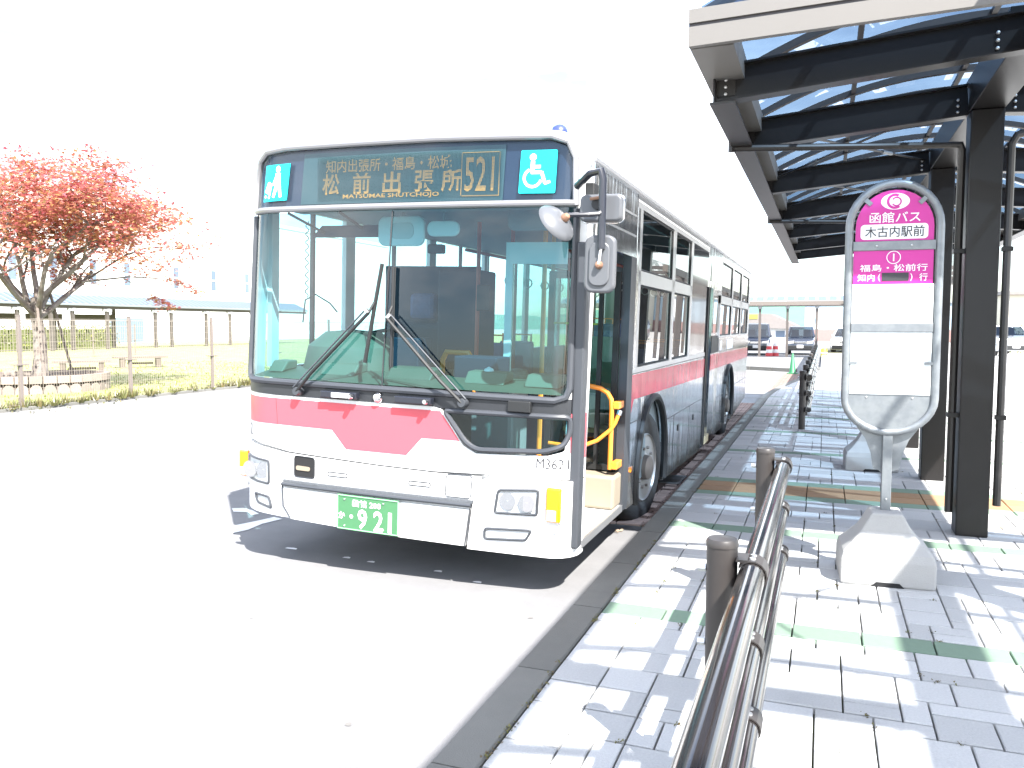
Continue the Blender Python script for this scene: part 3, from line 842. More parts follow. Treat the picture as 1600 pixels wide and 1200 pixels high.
# plate
pt = fpatch('number_plate', [(-.289, .311), (.150, .311), (.150, .535), (-.289, .535)], M['plate'], BUL + .022, .004)
for p in ([(-.283, .317), (.144, .317)], [(-.283, .529), (.144, .529)]):
    ftube('plate_rim', p, .004, mat('plate_rim', (.20, .48, .24), .4), BUL + .023, pt, n=6)
for x in (-.286, .147):
    ftube('plate_rim', [(x, .317), (x, .529)], .004, MATS['plate_rim'], BUL + .023, pt, n=6)
ftext('lettering', '函館 200', -.075, .488, M['stickwhite'], pt, w=.205, h=.046, off=BUL + .0245, bold=.02)
ftext('lettering', 'か', -.254, .402, M['stickwhite'], pt, h=.045, off=BUL + .0245, bold=.02)
fpoly('lettering', [ell(-.183, .400, .012, .012)], M['stickwhite'], pt, BUL + .0245)
for ch, cx in (('9', -.103), ('2', .012), ('1', .093)):
    ftext('lettering', ch, cx, .390, M['stickwhite'], pt, w=.068 if ch != '1' else None, h=.128, off=BUL + .0245, bold=.022)
for x, z in ((-.235, .505), (.045, .505), (-.235, .335), (.045, .335)):
    MB().lathe([(.0, -.005), (.006, -.004), (.008, 0)], 'y', (x, fy(x, z) - BUL - .022, z), 10).build('bolt', M['chrome'], pt, smooth=True)

# wipers
def wiper(piv, joint, top, bot, nm):
    w = MB().tube([(x, fy(x, z) - o_, z) for (x, z), o_ in ((piv, .05), (((piv[0] * .75 + joint[0] * .25), (piv[1] * .75 + joint[1] * .25)), .075), (joint, .062))], .011, 8).build('wiper', M['rubber'], bus, smooth=True)
    d = Vector((joint[0] - piv[0], joint[1] - piv[1])).normalized(); nx, nz_ = d.y * .035, -d.x * .035
    if nm == 0: nx, nz_ = -nx, -nz_
    p2 = (piv[0] + nx, piv[1] + nz_); j2 = (joint[0] + nx * .9, joint[1] + nz_ * .9)
    MB().tube([(p2[0], fy(*p2) - .05, p2[1]), (j2[0], fy(*j2) - .058, j2[1])], .0055, 6).build('link_rod', M['greytrim'], w, smooth=True)
    MB().bar((joint[0], fy(*joint) - .06, joint[1]), (j2[0], fy(*j2) - .06, j2[1]), .02, .02).build('arm_head', M['bolt'], w)
    MB().lathe([(.024, 0), (.028, .012), (.028, .055)], 'y', (piv[0], fy(*piv) - .06, piv[1]), 14).build('pivot', M['greytrim'], w, smooth=True)
    n = 9
    q = [(top[0] + (bot[0] - top[0]) * i / n, top[1] + (bot[1] - top[1]) * i / n) for i in range(n + 1)]
    b = MB()
    b.tube([(x, fy(x, z) - .030, z) for x, z in q], .010, 6)
    b.tube([(x, fy(x, z) - .012, z) for x, z in q], .006, 5)
    b.build('blade', M['rubber'], w, smooth=True)
    m = (joint[0], joint[1])
    MB().tube([(m[0], fy(*m) - .06, m[1]), ((q[3][0] + q[4][0]) / 2, fy(*q[4]) - .034, (q[3][1] + q[4][1]) / 2)], .009, 6).build('blade_holder', M['rubber'], w, smooth=True)
wiper((-.615, 1.165), (-.093, 1.680), (-.032, 1.985), (-.125, 1.372), 0)
wiper((.552, 1.165), (.038, 1.652), (.052, 1.965), (.062, 1.350), 1)

# roof
rf = MB()
NX = len(OUT)
ysec = [None, .18, .45, 1.0, 3, 6, 9, 10.6, 10.95, 11.15]
for j, yv in enumerate(ysec):
    for (x, z) in OUT:
        if yv is None: rf.v.append((x, fy(x, z), z))
        else:
            k = min(1, yv / .45) ; crown = .05 * k * max(0, 1 - (x / 1.0) ** 2)
            drop = 0 if yv < 10.9 else (.02 if yv < 11.1 else .10)
            rf.v.append((x, max(yv, fy(x, z) + .02), z + crown - drop))
for j in range(len(ysec) - 1):
    for i in range(NX - 1):
        a = j * NX + i
        rf.f.append((a, a + 1, a + NX + 1, a + NX))
roof = rf.build('roof', M['white'], bus, smooth=True, ang=50)
MB().lathe([(.048, 0), (.050, .025), (.040, .050), (.020, .064), (0, .068)], 'z', (1.02, .22, 2.745), 16).build('marker_lamp', M['blue'], roof, smooth=True)
MB().lathe([(.048, 0), (.050, .020), (.040, .035), (.020, .044), (0, .046)], 'z', (-.80, .30, 2.748), 16).build('marker_lamp', M['blue'], roof, smooth=True)
MB().box(-.75, .75, 3.0, 6.2, 2.80, 2.97).build('roof_unit', M['white'], roof, bevel=.05, seg=3)

# right (kerb) side
XS = 1.245
def spanel(name, poly, m, parent=bus, x=XS, t=.04, bevel=0):
    return MB().prism(poly, 'x', x - t, x).build(name, m, parent, bevel=bevel)
def srect(name, y0, y1, z0, z1, m, parent=bus, x=XS, t=.04):
    return MB().box(x - t, x, y0, y1, z0, z1).build(name, m, parent)
def archpoly(y0, y1, zt, zb, cy, cz, r):
    pts = [(y0, zb(y0)), ]
    a0 = math.pi - math.asin(max(-1, min(1, (zb(cy - r) - cz) / r)))
    a1 = math.asin(max(-1, min(1, (zb(cy + r) - cz) / r)))
    n = 20
    for i in range(n + 1):
        q = a0 + (a1 - a0) * i / n
        pts.append((cy + r * math.cos(q), cz + r * math.sin(q)))
    pts += [(y1, zb(y1)), (y1, zt), (y0, zt)]
    return pts
zb1 = lambda y: .335 - .027 * min(y, 5.6)
lowf = spanel('side_panel', archpoly(1.42, 5.33, 1.29, zb1, 2.27, .45, .625), M['silver'])
lowr = spanel('side_panel', archpoly(6.62, 11.05, 1.49, lambda y: .205 + max(0, (y - 8.6)) * .06, 8.02, .45, .625), M['silver'])
def arch_trim(cy, par, zend):
    pts = []
    for i in range(23):
        q = R(200 - 220 * i / 22) if False else R(196 - 212 * i / 22)
        pts.append((XS + .008, cy + .612 * math.cos(q), max(.45 + .612 * math.sin(q), zend)))
    MB().tube(pts, .030, 8).build('wheel_arch_trim', M['rubber'], par, smooth=True)
arch_trim(2.27, lowf, .26); arch_trim(8.02, lowr, .22)
# red stripe and seams on the side
def stripe(y0, y1, z0, z1, par, name='red_band', m=None, e=.0015):
    return MB().box(XS + .0002, XS + e + .0004, y0, y1, z0, z1).build(name, m or M['red_side'], par)
M['red_side'] = mat('red_film', (.62, .035, .07), .2, var=.12, vscale=3, coat=.15, spec=.35, bump=.7, bscale=4.5, stretch=(1, 1.8, .25))
MB().prism([(1.425, 1.0), (1.52, 1.10), (5.32, 1.055), (5.32, 1.262), (1.425, 1.285)], 'x', XS + .0005, XS + .002).build('red_band', M['red_side'], lowf)
MB().prism([(6.63, 1.095), (11.04, 1.085), (11.04, 1.26), (6.63, 1.285)], 'x', XS + .0005, XS + .002).build('red_band', M['red_side'], lowr)
MB().prism([(6.63, 1.30), (11.04, 1.275), (11.04, 1.475), (6.63, 1.475)], 'x', XS + .0005, XS + .002).build('dark_band', mat('dark_film', (.05, .05, .06), .15, coat=.8), lowr)
for a, b, c_, d in ((7.55, 8.35, 1.315, 1.46), (6.75, 6.95, 1.32, 1.45)):
    MB().box(XS + .003, XS + .005, a, b, c_, d).build('notice', M['stickwhite'], lowr)
for (y0, y1, z, par) in ((1.45, 1.66, .93, lowf), (2.9, 5.32, .80, lowf), (8.68, 11.0, .72, lowr), (6.65, 7.38, .70, lowr), (1.43, 5.32, 1.292, lowf)):
    MB().box(XS - .001, XS + .0025, y0, y1, z - .003, z + .003).build('panel_seam', M['darktrim'], par)
for y in (3.35, 4.3):
    MB().box(XS - .001, XS + .0022, y - .003, y + .003, .27, .80).build('panel_seam', M['darktrim'], lowf)
for y in (3.6, 4.6):
    MB().box(XS + .001, XS + .008, y - .03, y + .03, .62, .68).build('latch', M['darktrim'], lowf)
# window bands: frames (bars) and panes
sf = MB()
def vbar(y0, y1, z0, z1): sf.box(XS - .05, XS - .001, y0, y1, z0, z1)
vbar(1.42, 5.33, 1.292, 1.335); vbar(1.42, 4.13, 1.950, 2.050); vbar(1.42, 5.33, 2.495, 2.60)
vbar(1.42, 1.60, 1.335, 2.495); vbar(2.95, 3.08, 1.335, 2.495); vbar(4.02, 4.13, 1.335, 2.495)
sf.build('window_frame', M['alu'], bus)
sg = MB()
def gbar(y0, y1, z0, z1): sg.box(XS - .05, XS - .001, y0, y1, z0, z1)
gbar(6.62, 11.05, 1.492, 1.515); gbar(6.62, 11.05, 1.94, 2.045); gbar(6.62, 11.05, 2.485, 2.60)
gbar(6.62, 6.70, 1.515, 2.485); gbar(8.02, 8.16, 1.515, 2.485); gbar(9.40, 9.56, 1.515, 2.485); gbar(10.80, 11.05, 1.515, 2.485)
sg.build('window_frame', M['alu'], bus)
srect('black_panel', 4.135, 5.33, 1.337, 2.493, mat('gloss_black_panel', (.02, .02, .024), .06, coat=1), t=.05, x=XS - .002)
def swin(y0, y1, z0, z1):
    w = MB().add([(XS - .018, y0, z0), (XS - .018, y1, z0), (XS - .018, y1, z1), (XS - .018, y0, z1)], [(0, 1, 2, 3)]).build('window', M['g_side'], bus)
    r_ = .008
    MB().tube([(XS - .014, y0 + .01, z0 + .01), (XS - .014, y1 - .01, z0 + .01), (XS - .014, y1 - .01, z1 - .01), (XS - .014, y0 + .01, z1 - .01)], r_, 6, closed=True).build('gasket', M['rubber'], w)
    return w
for y0, y1 in ((1.60, 2.95), (3.08, 4.02)):
    swin(y0, y1, 1.335, 1.95); swin(y0, y1, 2.05, 2.495)
for y0, y1 in ((6.70, 8.02), (8.16, 9.40), (9.56, 10.80)):
    swin(y0, y1, 1.515, 1.94); swin(y0, y1, 2.045, 2.485)
# header over the front door, gutter rail
srect('door_header', .22, 1.42, 2.13, 2.60, M['silver'])
MB().box(XS - .001, XS + .002, 1.40, 1.405, 2.13, 2.58).build('panel_seam', M['darktrim'], bus)
MB().box(XS - .005, XS + .02, .17, 11.05, 2.585, 2.612).build('gutter_rail', M['alu'], bus, bevel=.004)
for z in (2.28, 2.42):
    MB().box(XS, XS + .004, .5, 1.38, z - .006, z + .006).build('header_rib', M['alu'], bus)
srect('door_pillar', 1.25, 1.42, .315, 2.13, M['greytrim'], x=XS + .004, t=.06)
MB().box(1.19, 1.236, 1.264, 1.40, .36, 2.13).build('door_jamb', mat('jamb_tan', (.20, .18, .16), .5), bus)
srect('silver_strip', 1.421, 1.50, 1.33, 2.49, M['silver'], x=XS + .002, t=.02)
MB().box(XS - .005, XS + .012, 1.47, 1.52, .56, .60).build('side_marker', M['lampamber'], bus, bevel=.004)
# front door: folded leaf against the front edge, inner leaf (facing forward) with glass
MB().box(1.19, 1.252, .095, .195, .335, 2.12).build('door_edge', M['greytrim'], bus, bevel=.01)
MB().box(1.222, 1.243, .196, .225, .36, 2.12).build('door_seal', M['rubber'], bus)
leaf = MB(); yd = 1.225
leaf.box(.66, .70, yd - .02, yd + .02, .61, 2.02).box(1.145, 1.187, yd - .02, yd + .02, .61, 2.02).box(.70, 1.145, yd - .02, yd + .02, .61, .65).box(.70, 1.145, yd - .02, yd + .02, 1.97, 2.02).box(1.035, 1.065, yd - .018, yd + .018, .65, 1.97)
lo = leaf.build('door_leaf', M['rubber'], bus)
MB().add([(.70, yd, .65), (1.035, yd, .65), (1.035, yd, 1.97), (.70, yd, 1.97)], [(0, 1, 2, 3)]).build('pane', M['g_door'], lo)
MB().add([(1.065, yd, .65), (1.145, yd, .65), (1.145, yd, 1.97), (1.065, yd, 1.97)], [(0, 1, 2, 3)]).build('pane', M['g_door'], lo)
MB().box(.70, 1.035, yd + .002, yd + .01, 1.642, 1.656).build('pane_bar', M['yellow'], lo)
MB().box(.72, .975, 1.55, 1.75, .86, 1.11).build('white_box', M['stickwhite'], bus, bevel=.01)
MB().box(.70, 1.10, 1.54, 1.80, .825, .855).build('wooden_ledge', mat('ledge_tan', (.42, .33, .15), .6), bus)
MB().box(.66, 1.10, 1.80, 1.83, .40, 1.55).build('inner_partition', mat('partition_green', (.20, .27, .21), .6), bus)
# orange hand rails of the door
rail = [(.72, 1.10, 1.228), (.90, 1.10, 1.226), (1.006, 1.10, 1.219), (1.10, 1.10, 1.203), (1.150, 1.10, 1.175), (1.178, 1.10, 1.13), (1.184, 1.10, 1.07), (1.186, 1.10, .64)]
hr = MB().tube(rail, .017, 10).build('handrail', M['orange'], bus, smooth=True)
for z in (1.092, .668):
    MB().box(1.195, 1.240, 1.085, 1.235, z - .026, z + .026).tube([(1.186, 1.10, z), (1.22, 1.12, z)], .023, 8).build('rail_bracket', M['orange'], hr, bevel=.006)
MB().tube([(1.235, 1.10, 1.03), (1.215, 1.09, .97), (1.19, 1.08, .925), (1.10, 1.06, .842), (1.017, 1.05, .805), (.90, 1.04, .79), (.75, 1.04, .80)], .014, 8).build('handrail', M['orange'], bus, smooth=True)
MB().tube([(1.240, 1.11, 1.055), (1.233, 1.10, 1.025)], .020, 8).build('rail_end', M['chrome'], hr, smooth=True)
# step, floor and beige riser
MB().prism([(.66, .24), (1.10, .14), (1.232, .20), (1.232, 1.27), (.66, 1.27)], 'z', .325, .36).build('step_floor', M['floorbus'], bus)
MB().box(1.233, 1.25, .20, 1.26, .312, .362).build('step_edge', M['alu'], bus)
MB().box(.70, 1.235, 1.04, 1.262, .363, .598).build('step_riser', M['beige'], bus, bevel=.02)
MB().box(.66, .86, .36, 1.03, .363, .59).build('step_riser', M['beige'], bus, bevel=.02)
# middle door
mh = srect('door_header', 5.33, 6.62, 2.10, 2.60, M['silver'])
MB().box(XS + .001, XS + .006, 5.55, 6.45, 2.18, 2.40).build('side_display', mat('side_disp', (.02, .02, .025), .1, coat=1), mh)
MB().box(XS - .005, XS + .012, 5.335, 5.40, .21, 2.10).build('door_pillar', M['rubber'], bus)
MB().box(XS - .005, XS + .012, 5.46, 5.50, .21, 2.10).build('door_pillar', M['rubber'], bus)
ml = MB().box(XS - .06, XS - .02, 5.98, 6.62, .24, 2.10).build('door_leaf', M['silver'], bus)
MB().box(XS - .019, XS - .016, 6.0, 6.60, 1.09, 1.285).build('red_band', M['red_side'], ml)
MB().box(XS - .019, XS - .014, 6.0, 6.60, 1.30, 1.52).build('door_window_edge', M['rubber'], ml)
MB().box(XS - .019, XS - .014, 6.06, 6.56, 1.56, 2.02).build('pane', M['g_side'], ml)
MB().box(.6, XS + .004, 5.40, 5.98, .21, .30).build('step_floor', mat('step_tan', (.50, .42, .26), .6), bus)
# rear
rr_ = MB().box(-1.20, 1.24, 11.06, 11.14, .40, 2.58).build('rear_wall', M['white'], bus, bevel=.04)
MB().box(-.95, .95, 11.141, 11.15, 1.55, 2.35).build('rear_window', M['g_side'], rr_)
# left side
LX = -1.19
ls = MB(); 
ls.box(LX, LX + .04, .45, 11.05, .42, 1.28)
ls.box(LX, LX + .04, .45, 11.05, 2.42, 2.56)
for a, b in ((.42, .50), (1.38, 1.52), (2.9, 3.04), (4.3, 4.44), (5.7, 5.84), (7.1, 7.24), (8.5, 8.64), (9.9, 11.05)):
    ls.box(LX, LX + .04, a, b, 1.28, 2.42)
lsd = ls.build('left_side_wall', M['white'], bus)
for a, b in ((.50, 1.38), (1.52, 2.9), (3.04, 4.3), (4.44, 5.7), (5.84, 7.1), (7.24, 8.5), (8.64, 9.9)):
    MB().add([(LX + .018, a, 1.28), (LX + .018, b, 1.28), (LX + .018, b, 2.42), (LX + .018, a, 2.42)], [(0, 1, 2, 3)]).build('window', M['g_left'], bus)
    MB().box(LX + .005, LX + .035, (a + b) / 2 - .015, (a + b) / 2 + .015, 1.28, 2.42).build('window_bar', M['darktrim'], bus)

# wheels
def wheel(x, y, steer, out):
    w = empty('wheel', (x, y, .468)); w.parent = bus; w.rotation_euler = (0, 0, steer)
    s = 1 if out > 0 else -1
    T = lambda t: t * s
    MB().lathe([(.27, T(.02)), (.29, T(.035)), (.36, T(.045)), (.43, T(.035)), (.465, T(.005)), (.478, T(-.03)), (.478, T(-.22)), (.44, T(-.26)), (.27, T(-.26))], 'x', (0, 0, 0), 40, True).build('tyre', M['tyre'], w, smooth=True)
    tr = MB()
    for k in (-.075, -.13, -.18):
        tr.lathe([(.480, T(k)), (.4805, T(k - .014))], 'x', (0, 0, 0), 40)
    tr.build('tread_groove', M['black'], w)
    MB().lathe([(.285, T(.03)), (.275, T(.045)), (.262, T(.02)), (.245, T(-.035)), (.205, T(-.06)), (.16, T(-.045)), (.15, T(.0)), (.12, T(.03)), (0, T(.032))], 'x', (0, 0, 0), 36).build('rim', M['rim'], w, smooth=True, ang=50)
    MB().lathe([(.105, T(.03)), (.100, T(.075)), (.07, T(.09)), (0, T(.092))], 'x', (0, 0, 0), 24).build('hub', M['hub'], w, smooth=True)
    for k in range(10):
        q = 2 * math.pi * k / 10
        MB().lathe([(.021, T(-.05)), (.021, T(.02)), (.013, T(.024)), (.012, T(.05)), (0, T(.05))], 'x', (0, .168 * math.cos(q), .168 * math.sin(q)), 8).build('wheel_nut', M['hub'], w)
    return w
wheel(1.165, 2.27, R(-7), 1); wheel(1.19, 8.02, 0, 1); wheel(-1.13, 2.27, R(-7), -1); wheel(-1.15, 8.02, 0, -1)
# dark wheel housings and under floor
for cy in (2.27, 8.02):
    n = 14
    for xa, xb, xw in ((.62, 1.20, .61), (-1.15, -.62, -.61)):
        wh = MB()
        pr_ = [(cy + .63 * math.cos(R(190 - 200 * i / n)), .45 + .63 * math.sin(R(190 - 200 * i / n))) for i in range(n + 1)]
        k0 = len(wh.v)
        wh.v += [(xa, y_, z_) for y_, z_ in pr_] + [(xb, y_, z_) for y_, z_ in pr_]
        for i in range(n): wh.f.append((i, n + 1 + i, n + 2 + i, i + 1))
        edge = list(range(n + 1)) if xw > 0 else list(range(n + 1, 2 * n + 2))
        wh.f.append(tuple(edge))
        wh.build('wheel_housing', M['black'], bus)
MB().box(-.59, .59, .3, 11.0, .24, .30).box(-1.15, -.59, 2.95, 7.3, .26, .30).box(.59, 1.2, 2.95, 7.3, .25, .297).box(-1.15, .60, .3, 1.60, .30, .34).box(-1.15, 1.15, 8.7, 11.0, .30, .34).build('underfloor', M['black'], bus)
# interior
MB().box(-1.14, .65, .35, 11.0, .36, .40).box(.66, 1.15, 1.30, 5.3, .36, .40).box(.6, 1.19, 6.0, 11, .36, .40).build('floor', mat('floor_grey', (.12, .13, .14), .7), bus)
MB().box(-1.12, 1.19, .42, 11.0, 2.42, 2.44).build('ceiling', mat('ceiling_pale', (.13, .17, .20), .6), bus)
MB().box(1.16, 1.195, 1.42, 5.33, .40, 1.29).box(1.16, 1.195, 6.62, 11, .40, 1.49).box(-1.165, -1.13, .45, 11, .40, 1.275).build('side_lining', M['intwall'], bus)
MB().box(-1.15, 1.19, 10.9, 11.0, .40, 2.42).build('rear_lining', M['intdark'], bus)
MB().box(-.85, 1.0, .22, .36, 2.34, 2.42).build('display_housing', M['intwall'], bus)
# dashboard: sloping shelf following the screen and driver's binnacle
ds = MB()
ds.grid(lambda x, t: (x, fy(x, 1.25) + .035 + t * .42, 1.235 + (.10 if False else 0) + .05 * math.sin(t * 1.6)), [-1.10 + .05 * i for i in range(46)], [0, .25, .5, .75, 1])
ds.grid(lambda x, t: (x, fy(x, 1.25) + .455, 1.285 - t * .6), [-1.10 + .05 * i for i in range(31)], [0, 1])
ds.grid(lambda x, t: (x, fy(x, 1.25) + .455, 1.285 - t * .06), [.40 + .05 * i for i in range(15)], [0, 1])
dsh = ds.build('dashboard', M['dash'], bus, smooth=True)
MB().lathe([(.0, .30), (.20, .28), (.32, .18), (.36, .0), (.36, -.12)], 'z', (-.62, .66, 1.26), 24).build('instrument_hood', M['cream'], dsh, smooth=True)
for xa, xb in ((-1.02, -.90), (-.60, -.34), (-.10, .22), (.45, .72), (.85, 1.08)):
    MB().prism([(.20, 1.262), (.38, 1.282), (.38, 1.34), (.27, 1.335)], 'x', xa, xb).build('dash_vent', M['cream'] if xa != -.1 else M['dash'], dsh, bevel=.01)
MB().box(.30, .60, .38, .62, 1.27, 1.42).box(-.22, -.02, .5, .7, 1.28, 1.52).build('fare_box', M['intdark'], dsh, bevel=.01)
MB().lathe([(.0, .035), (.03, .02), (.035, 0), (.02, -.03)], 'z', (.57, .33, 1.33), 12).build('dash_ball', M['stickwhite'], dsh, smooth=True)
st = MB().tube([(-.62 + .24 * math.cos(q), 1.02 + .24 * math.sin(q) * .75, 1.42 + .24 * math.sin(q) * .55) for q in [2 * math.pi * i / 28 for i in range(28)]], .016, 8, closed=True).build('steering_wheel', M['rubber'], bus, smooth=True)
MB().bar((-.62, 1.02, 1.42), (-.62, .80, 1.0), .08, .08).bar((-.85, 1.02, 1.42), (-.39, 1.02, 1.42), .04, .02).build('steering_column', M['rubber'], st)
sdv = MB().box(-.88, -.40, 1.30, 1.80, .75, .90).box(-.88, -.40, 1.72, 1.86, .90, 1.62).build('driver_seat', M['intdark'], bus, bevel=.05, seg=3)
MB().box(-.76, -.52, 1.74, 1.84, 1.64, 1.86).build('headrest', M['seat'], sdv, bevel=.04)
MB().box(-1.12, -.22, 1.98, 2.02, .40, 2.10).build('driver_partition', M['intdark'], bus)
MB().box(-.245, -.205, 1.10, 2.0, .40, 1.25).build('driver_door', M['cream'], bus)
MB().box(-.40, -.05, 1.55, 1.95, 1.30, 2.05).build('equipment_cabinet', M['intdark'], bus, bevel=.02)
MB().box(.02, .50, .95, 1.30, .40, 1.30).build('ticket_machine', mat('machine_grey', (.24, .27, .27), .5), bus, bevel=.03)
MB().box(.05, .16, 1.3, 1.36, 1.72, 1.92).build('ticket_screen', M['rubber'], bus, bevel=.01)
for x, y, z0, z1, m in ((.02, 1.40, .4, 2.40, 'redpole'), (.24, 1.55, .4, 2.40, 'redpole'), (.62, 2.3, .4, 2.4, 'redpole'), (-.35, 3.2, .4, 2.4, 'redpole'), (.45, 3.2, .4, 2.4, 'redpole'), (-.35, 5.0, .4, 2.4, 'redpole'), (.45, 5.2, .4, 2.4, 'redpole'), (.74, .86, .6, 2.3, 'orange'), (.64, 1.35, .6, 2.3, 'orange')):
    MB().tube([(x, y, z0), (x, y, z1)], .017, 8).build('grab_pole', M[m], bus, smooth=True)
MB().tube([(.0, .84, 1.05), (.0, .84, 1.36), (.03, .84, 1.42), (.20, .84, 1.42), (.24, .84, 1.36), (.24, .84, 1.05)], .021, 8).build('grab_hoop', M['orange'], bus, smooth=True)
MB().tube([(-.4, 2.1, 2.25), (-.4, 10, 2.25)], .015, 8).build('grab_bar', M['redpole'], bus)
MB().tube([(.5, 2.1, 2.25), (.5, 10, 2.25)], .015, 8).build('grab_bar', M['redpole'], bus)
for xx in (-.4, .5):
    for k in range(8):
        yv = 2.6 + k * .55
        MB().tube([(xx, yv, 2.24), (xx, yv, 2.08)], .008, 5).tube([(xx + .045 * math.cos(q), yv, 2.04 + .045 * math.sin(q)) for q in [2 * math.pi * i / 10 for i in range(10)]], .008, 5, closed=True).build('hand_strap', M['stickwhite'], bus)
for y in (2.5, 3.4, 4.3, 7.4, 8.3, 9.2, 10.1):
    for xa, xb in ((-1.10, -.68), (.70, 1.12)):
        if 4.6 < y < 6.6 and xa > 0: continue
        z0 = .78 if y < 6 else 1.0
        s_ = MB().box(xa, xb, y, y + .42, z0 - .08, z0).box(xa, xb, y + .38, y + .48, z0, z0 + .62).build('passenger_seat', M['seat'], bus, bevel=.03)
        MB().tube([(xa + .03, y + .43, z0 + .6), (xa + .03, y + .43, z0 + .70), (xb - .03, y + .43, z0 + .70), (xb - .03, y + .43, z0 + .6)], .013, 6).build('seat_handle', M['orange'], s_)
        MB().box(xa + .1, xb - .1, y + .1, y + .3, .40, z0 - .08).build('seat_base', M['intdark'], s_)
# interior mirrors, sun visor, camera
im = MB().prism(rrect(-.265, .075, 2.125, 2.320, .05), 'y', .36, .39).build('interior_mirror', M['stickwhite'], bus, bevel=.01)
MB().prism(rrect(-.17, .0, 2.17, 2.275, .04), 'y', .355, .361).build('mirror_pad', mat('pad_grey', (.55, .57, .57), .5), im)
MB().tube([(-.09, .37, 2.22), (-.09, .40, 2.42)], .012, 6).build('mirror_stem', M['alu'], im)
im2 = MB().prism(rrect(.095, .325, 2.185, 2.285, .045), 'y', .36, .385).build('interior_mirror', M['stickwhite'], bus, bevel=.01)
MB().tube([(.21, .37, 2.25), (.21, .40, 2.42)], .009, 6).build('mirror_stem', M['alu'], im2)
im3 = MB().prism(rrect(.64, .96, 2.22, 2.36, .05), 'y', .40, .425).build('interior_mirror', M['intwall'], bus, bevel=.01)
MB().box(.08, .19, .40, .46, 2.08, 2.14).build('dash_camera', M['rubber'], bus, bevel=.01)
MB().prism([(-.82, 2.19), (-.30, 2.19), (-.30, 2.27), (-.74, 2.27)], 'y', .42, .44).build('sun_visor', M['intdark'], bus)
MB().bar((-.86, .2, 2.33), (-.72, .42, 2.22), .015, .015).bar((-.46, .2, 2.33), (-.42, .42, 2.25), .015, .015).build('visor_arm', M['rubber'], bus)
cbl = [(-.93, .45, 2.3 - i * .018) if False else (-.95 + .012 * math.cos(i * 1.3), .55 + .012 * math.sin(i * 1.3), 2.32 - i * .012) for i in range(46)]
MB().tube(cbl, .004, 5).build('coiled_cable', M['rubber'], bus)
MB().tube([(-.98, .55, 1.60), (-.94, .52, 1.76), (-.84, .50, 1.80), (-.72, .50, 1.74), (-.66, .5, 1.68)], .006, 6).build('gooseneck_microphone', M['rubber'], bus)
# white frame of the inner door screen, seen through the windscreen
MB().box(.55, .97, .62, .64, 2.03, 2.17).box(.55, .60, .62, .64, 1.22, 2.03).build('screen_board', mat('screen_pale', (.60, .70, .70), .4), bus)
MB().add([(.60, .63, 1.22), (.97, .63, 1.22), (.97, .63, 2.03), (.60, .63, 2.03)], [(0, 1, 2, 3)]).build('screen_pane', M['g_door'], bus)

# kerb-side mirrors
arm = MB().tube([(1.20, .02, 2.42), (1.30, -.08, 2.47), (1.372, -.12, 2.475), (1.384, -.12, 2.43), (1.388, -.12, 2.06)], .021, 10).build('mirror_arm', M['blackpole'], bus, smooth=True)
MB().tube([(1.388, -.12, 2.262), (1.37, -.14, 2.245), (1.30, -.17, 2.238), (1.20, -.20, 2.234)], .013, 8).build('arm_branch', M['blackpole'], arm, smooth=True)
MB().box(1.245, 1.30, .02, .12, 2.22, 2.44).build('arm_bracket', M['rubber'], arm, bevel=.008)
def shell(name, poly, y, t, par=bus):
    o = MB().prism(poly, 'y', y, y + t).build(name, M['mirror_back'], par, smooth=True, bevel=.014, seg=3)
    return o
m1 = shell('mirror', rrect(1.288, 1.462, 1.825, 2.138, .05, 6), -.10, .05)
MB().prism(rrect(1.318, 1.432, 1.862, 2.10, .045, 6), 'y', -.112, -.098).build('mirror_boss', M['mirror_back'], m1, smooth=True, bevel=.006)
MB().prism(rrect(1.298, 1.452, 1.835, 2.128, .042, 6), 'y', -.0495, -.047).build('mirror_face', M['mirror'], m1)
MB().lathe([(.0, -.035), (.014, -.03), (.022, -.012), (.022, 0)], 'y', (1.378, -.112, 1.975), 12).build('ball_joint', M['bracket'], m1, smooth=True)
MB().tube([(1.388, -.12, 2.07), (1.383, -.13, 2.0), (1.378, -.14, 1.975)], .008, 6).build('joint_rod', M['chrome'], m1)
m2 = shell('mirror', rrect(1.228, 1.468, 2.218, 2.368, .035, 6), -.02, .06)
MB().prism(rrect(1.222, 1.474, 2.212, 2.374, .04, 6), 'y', .025, .045).build('mirror_rim', M['chrome'], m2, smooth=True, bevel=.004)
MB().prism(rrect(1.235, 1.461, 2.225, 2.361, .03, 6), 'y', .046, .048).build('mirror_face', M['mirror'], m2)
MB().lathe([(.03, -.035), (.03, 0)], 'y', (1.335, -.02, 2.31), 12).build('mirror_socket', M['rubber'], m2, smooth=True)
MB().tube([(1.30, -.05, 2.338), (1.385, -.11, 2.338)], .009, 6).build('socket_rod', M['bracket'], m2)
m3 = empty('round_mirror', (1.158, -.215, 2.188), (0, 0, 0)); m3.parent = bus; m3.rotation_euler = Vector((0, -1, 0)).rotation_difference(Vector((.725, -.30, .55)).normalized()).to_euler()
m3.name = 'mirror'
MB().lathe([(0, -.05), (.05, -.046), (.10, -.026), (.115, -.008), (.118, .0), (.112, .004), (0, .004)], 'y', (0, 0, 0), 28).build('mirror_shell', M['mirror_back'], m3, smooth=True)
MB().lathe([(.111, .005), (0, .016)], 'y', (0, 0, 0), 28).build('mirror_face', M['mirror'], m3, smooth=True)
MB().lathe([(0, -.085), (.016, -.08), (.024, -.062), (.022, -.046)], 'y', (.015, 0, 0), 12).build('ball_joint', M['bracket'], m3, smooth=True)
MB().tube([(1.20, -.20, 2.234), (1.178, -.255, 2.195)], .009, 6).build('joint_rod', M['bracket'], arm)

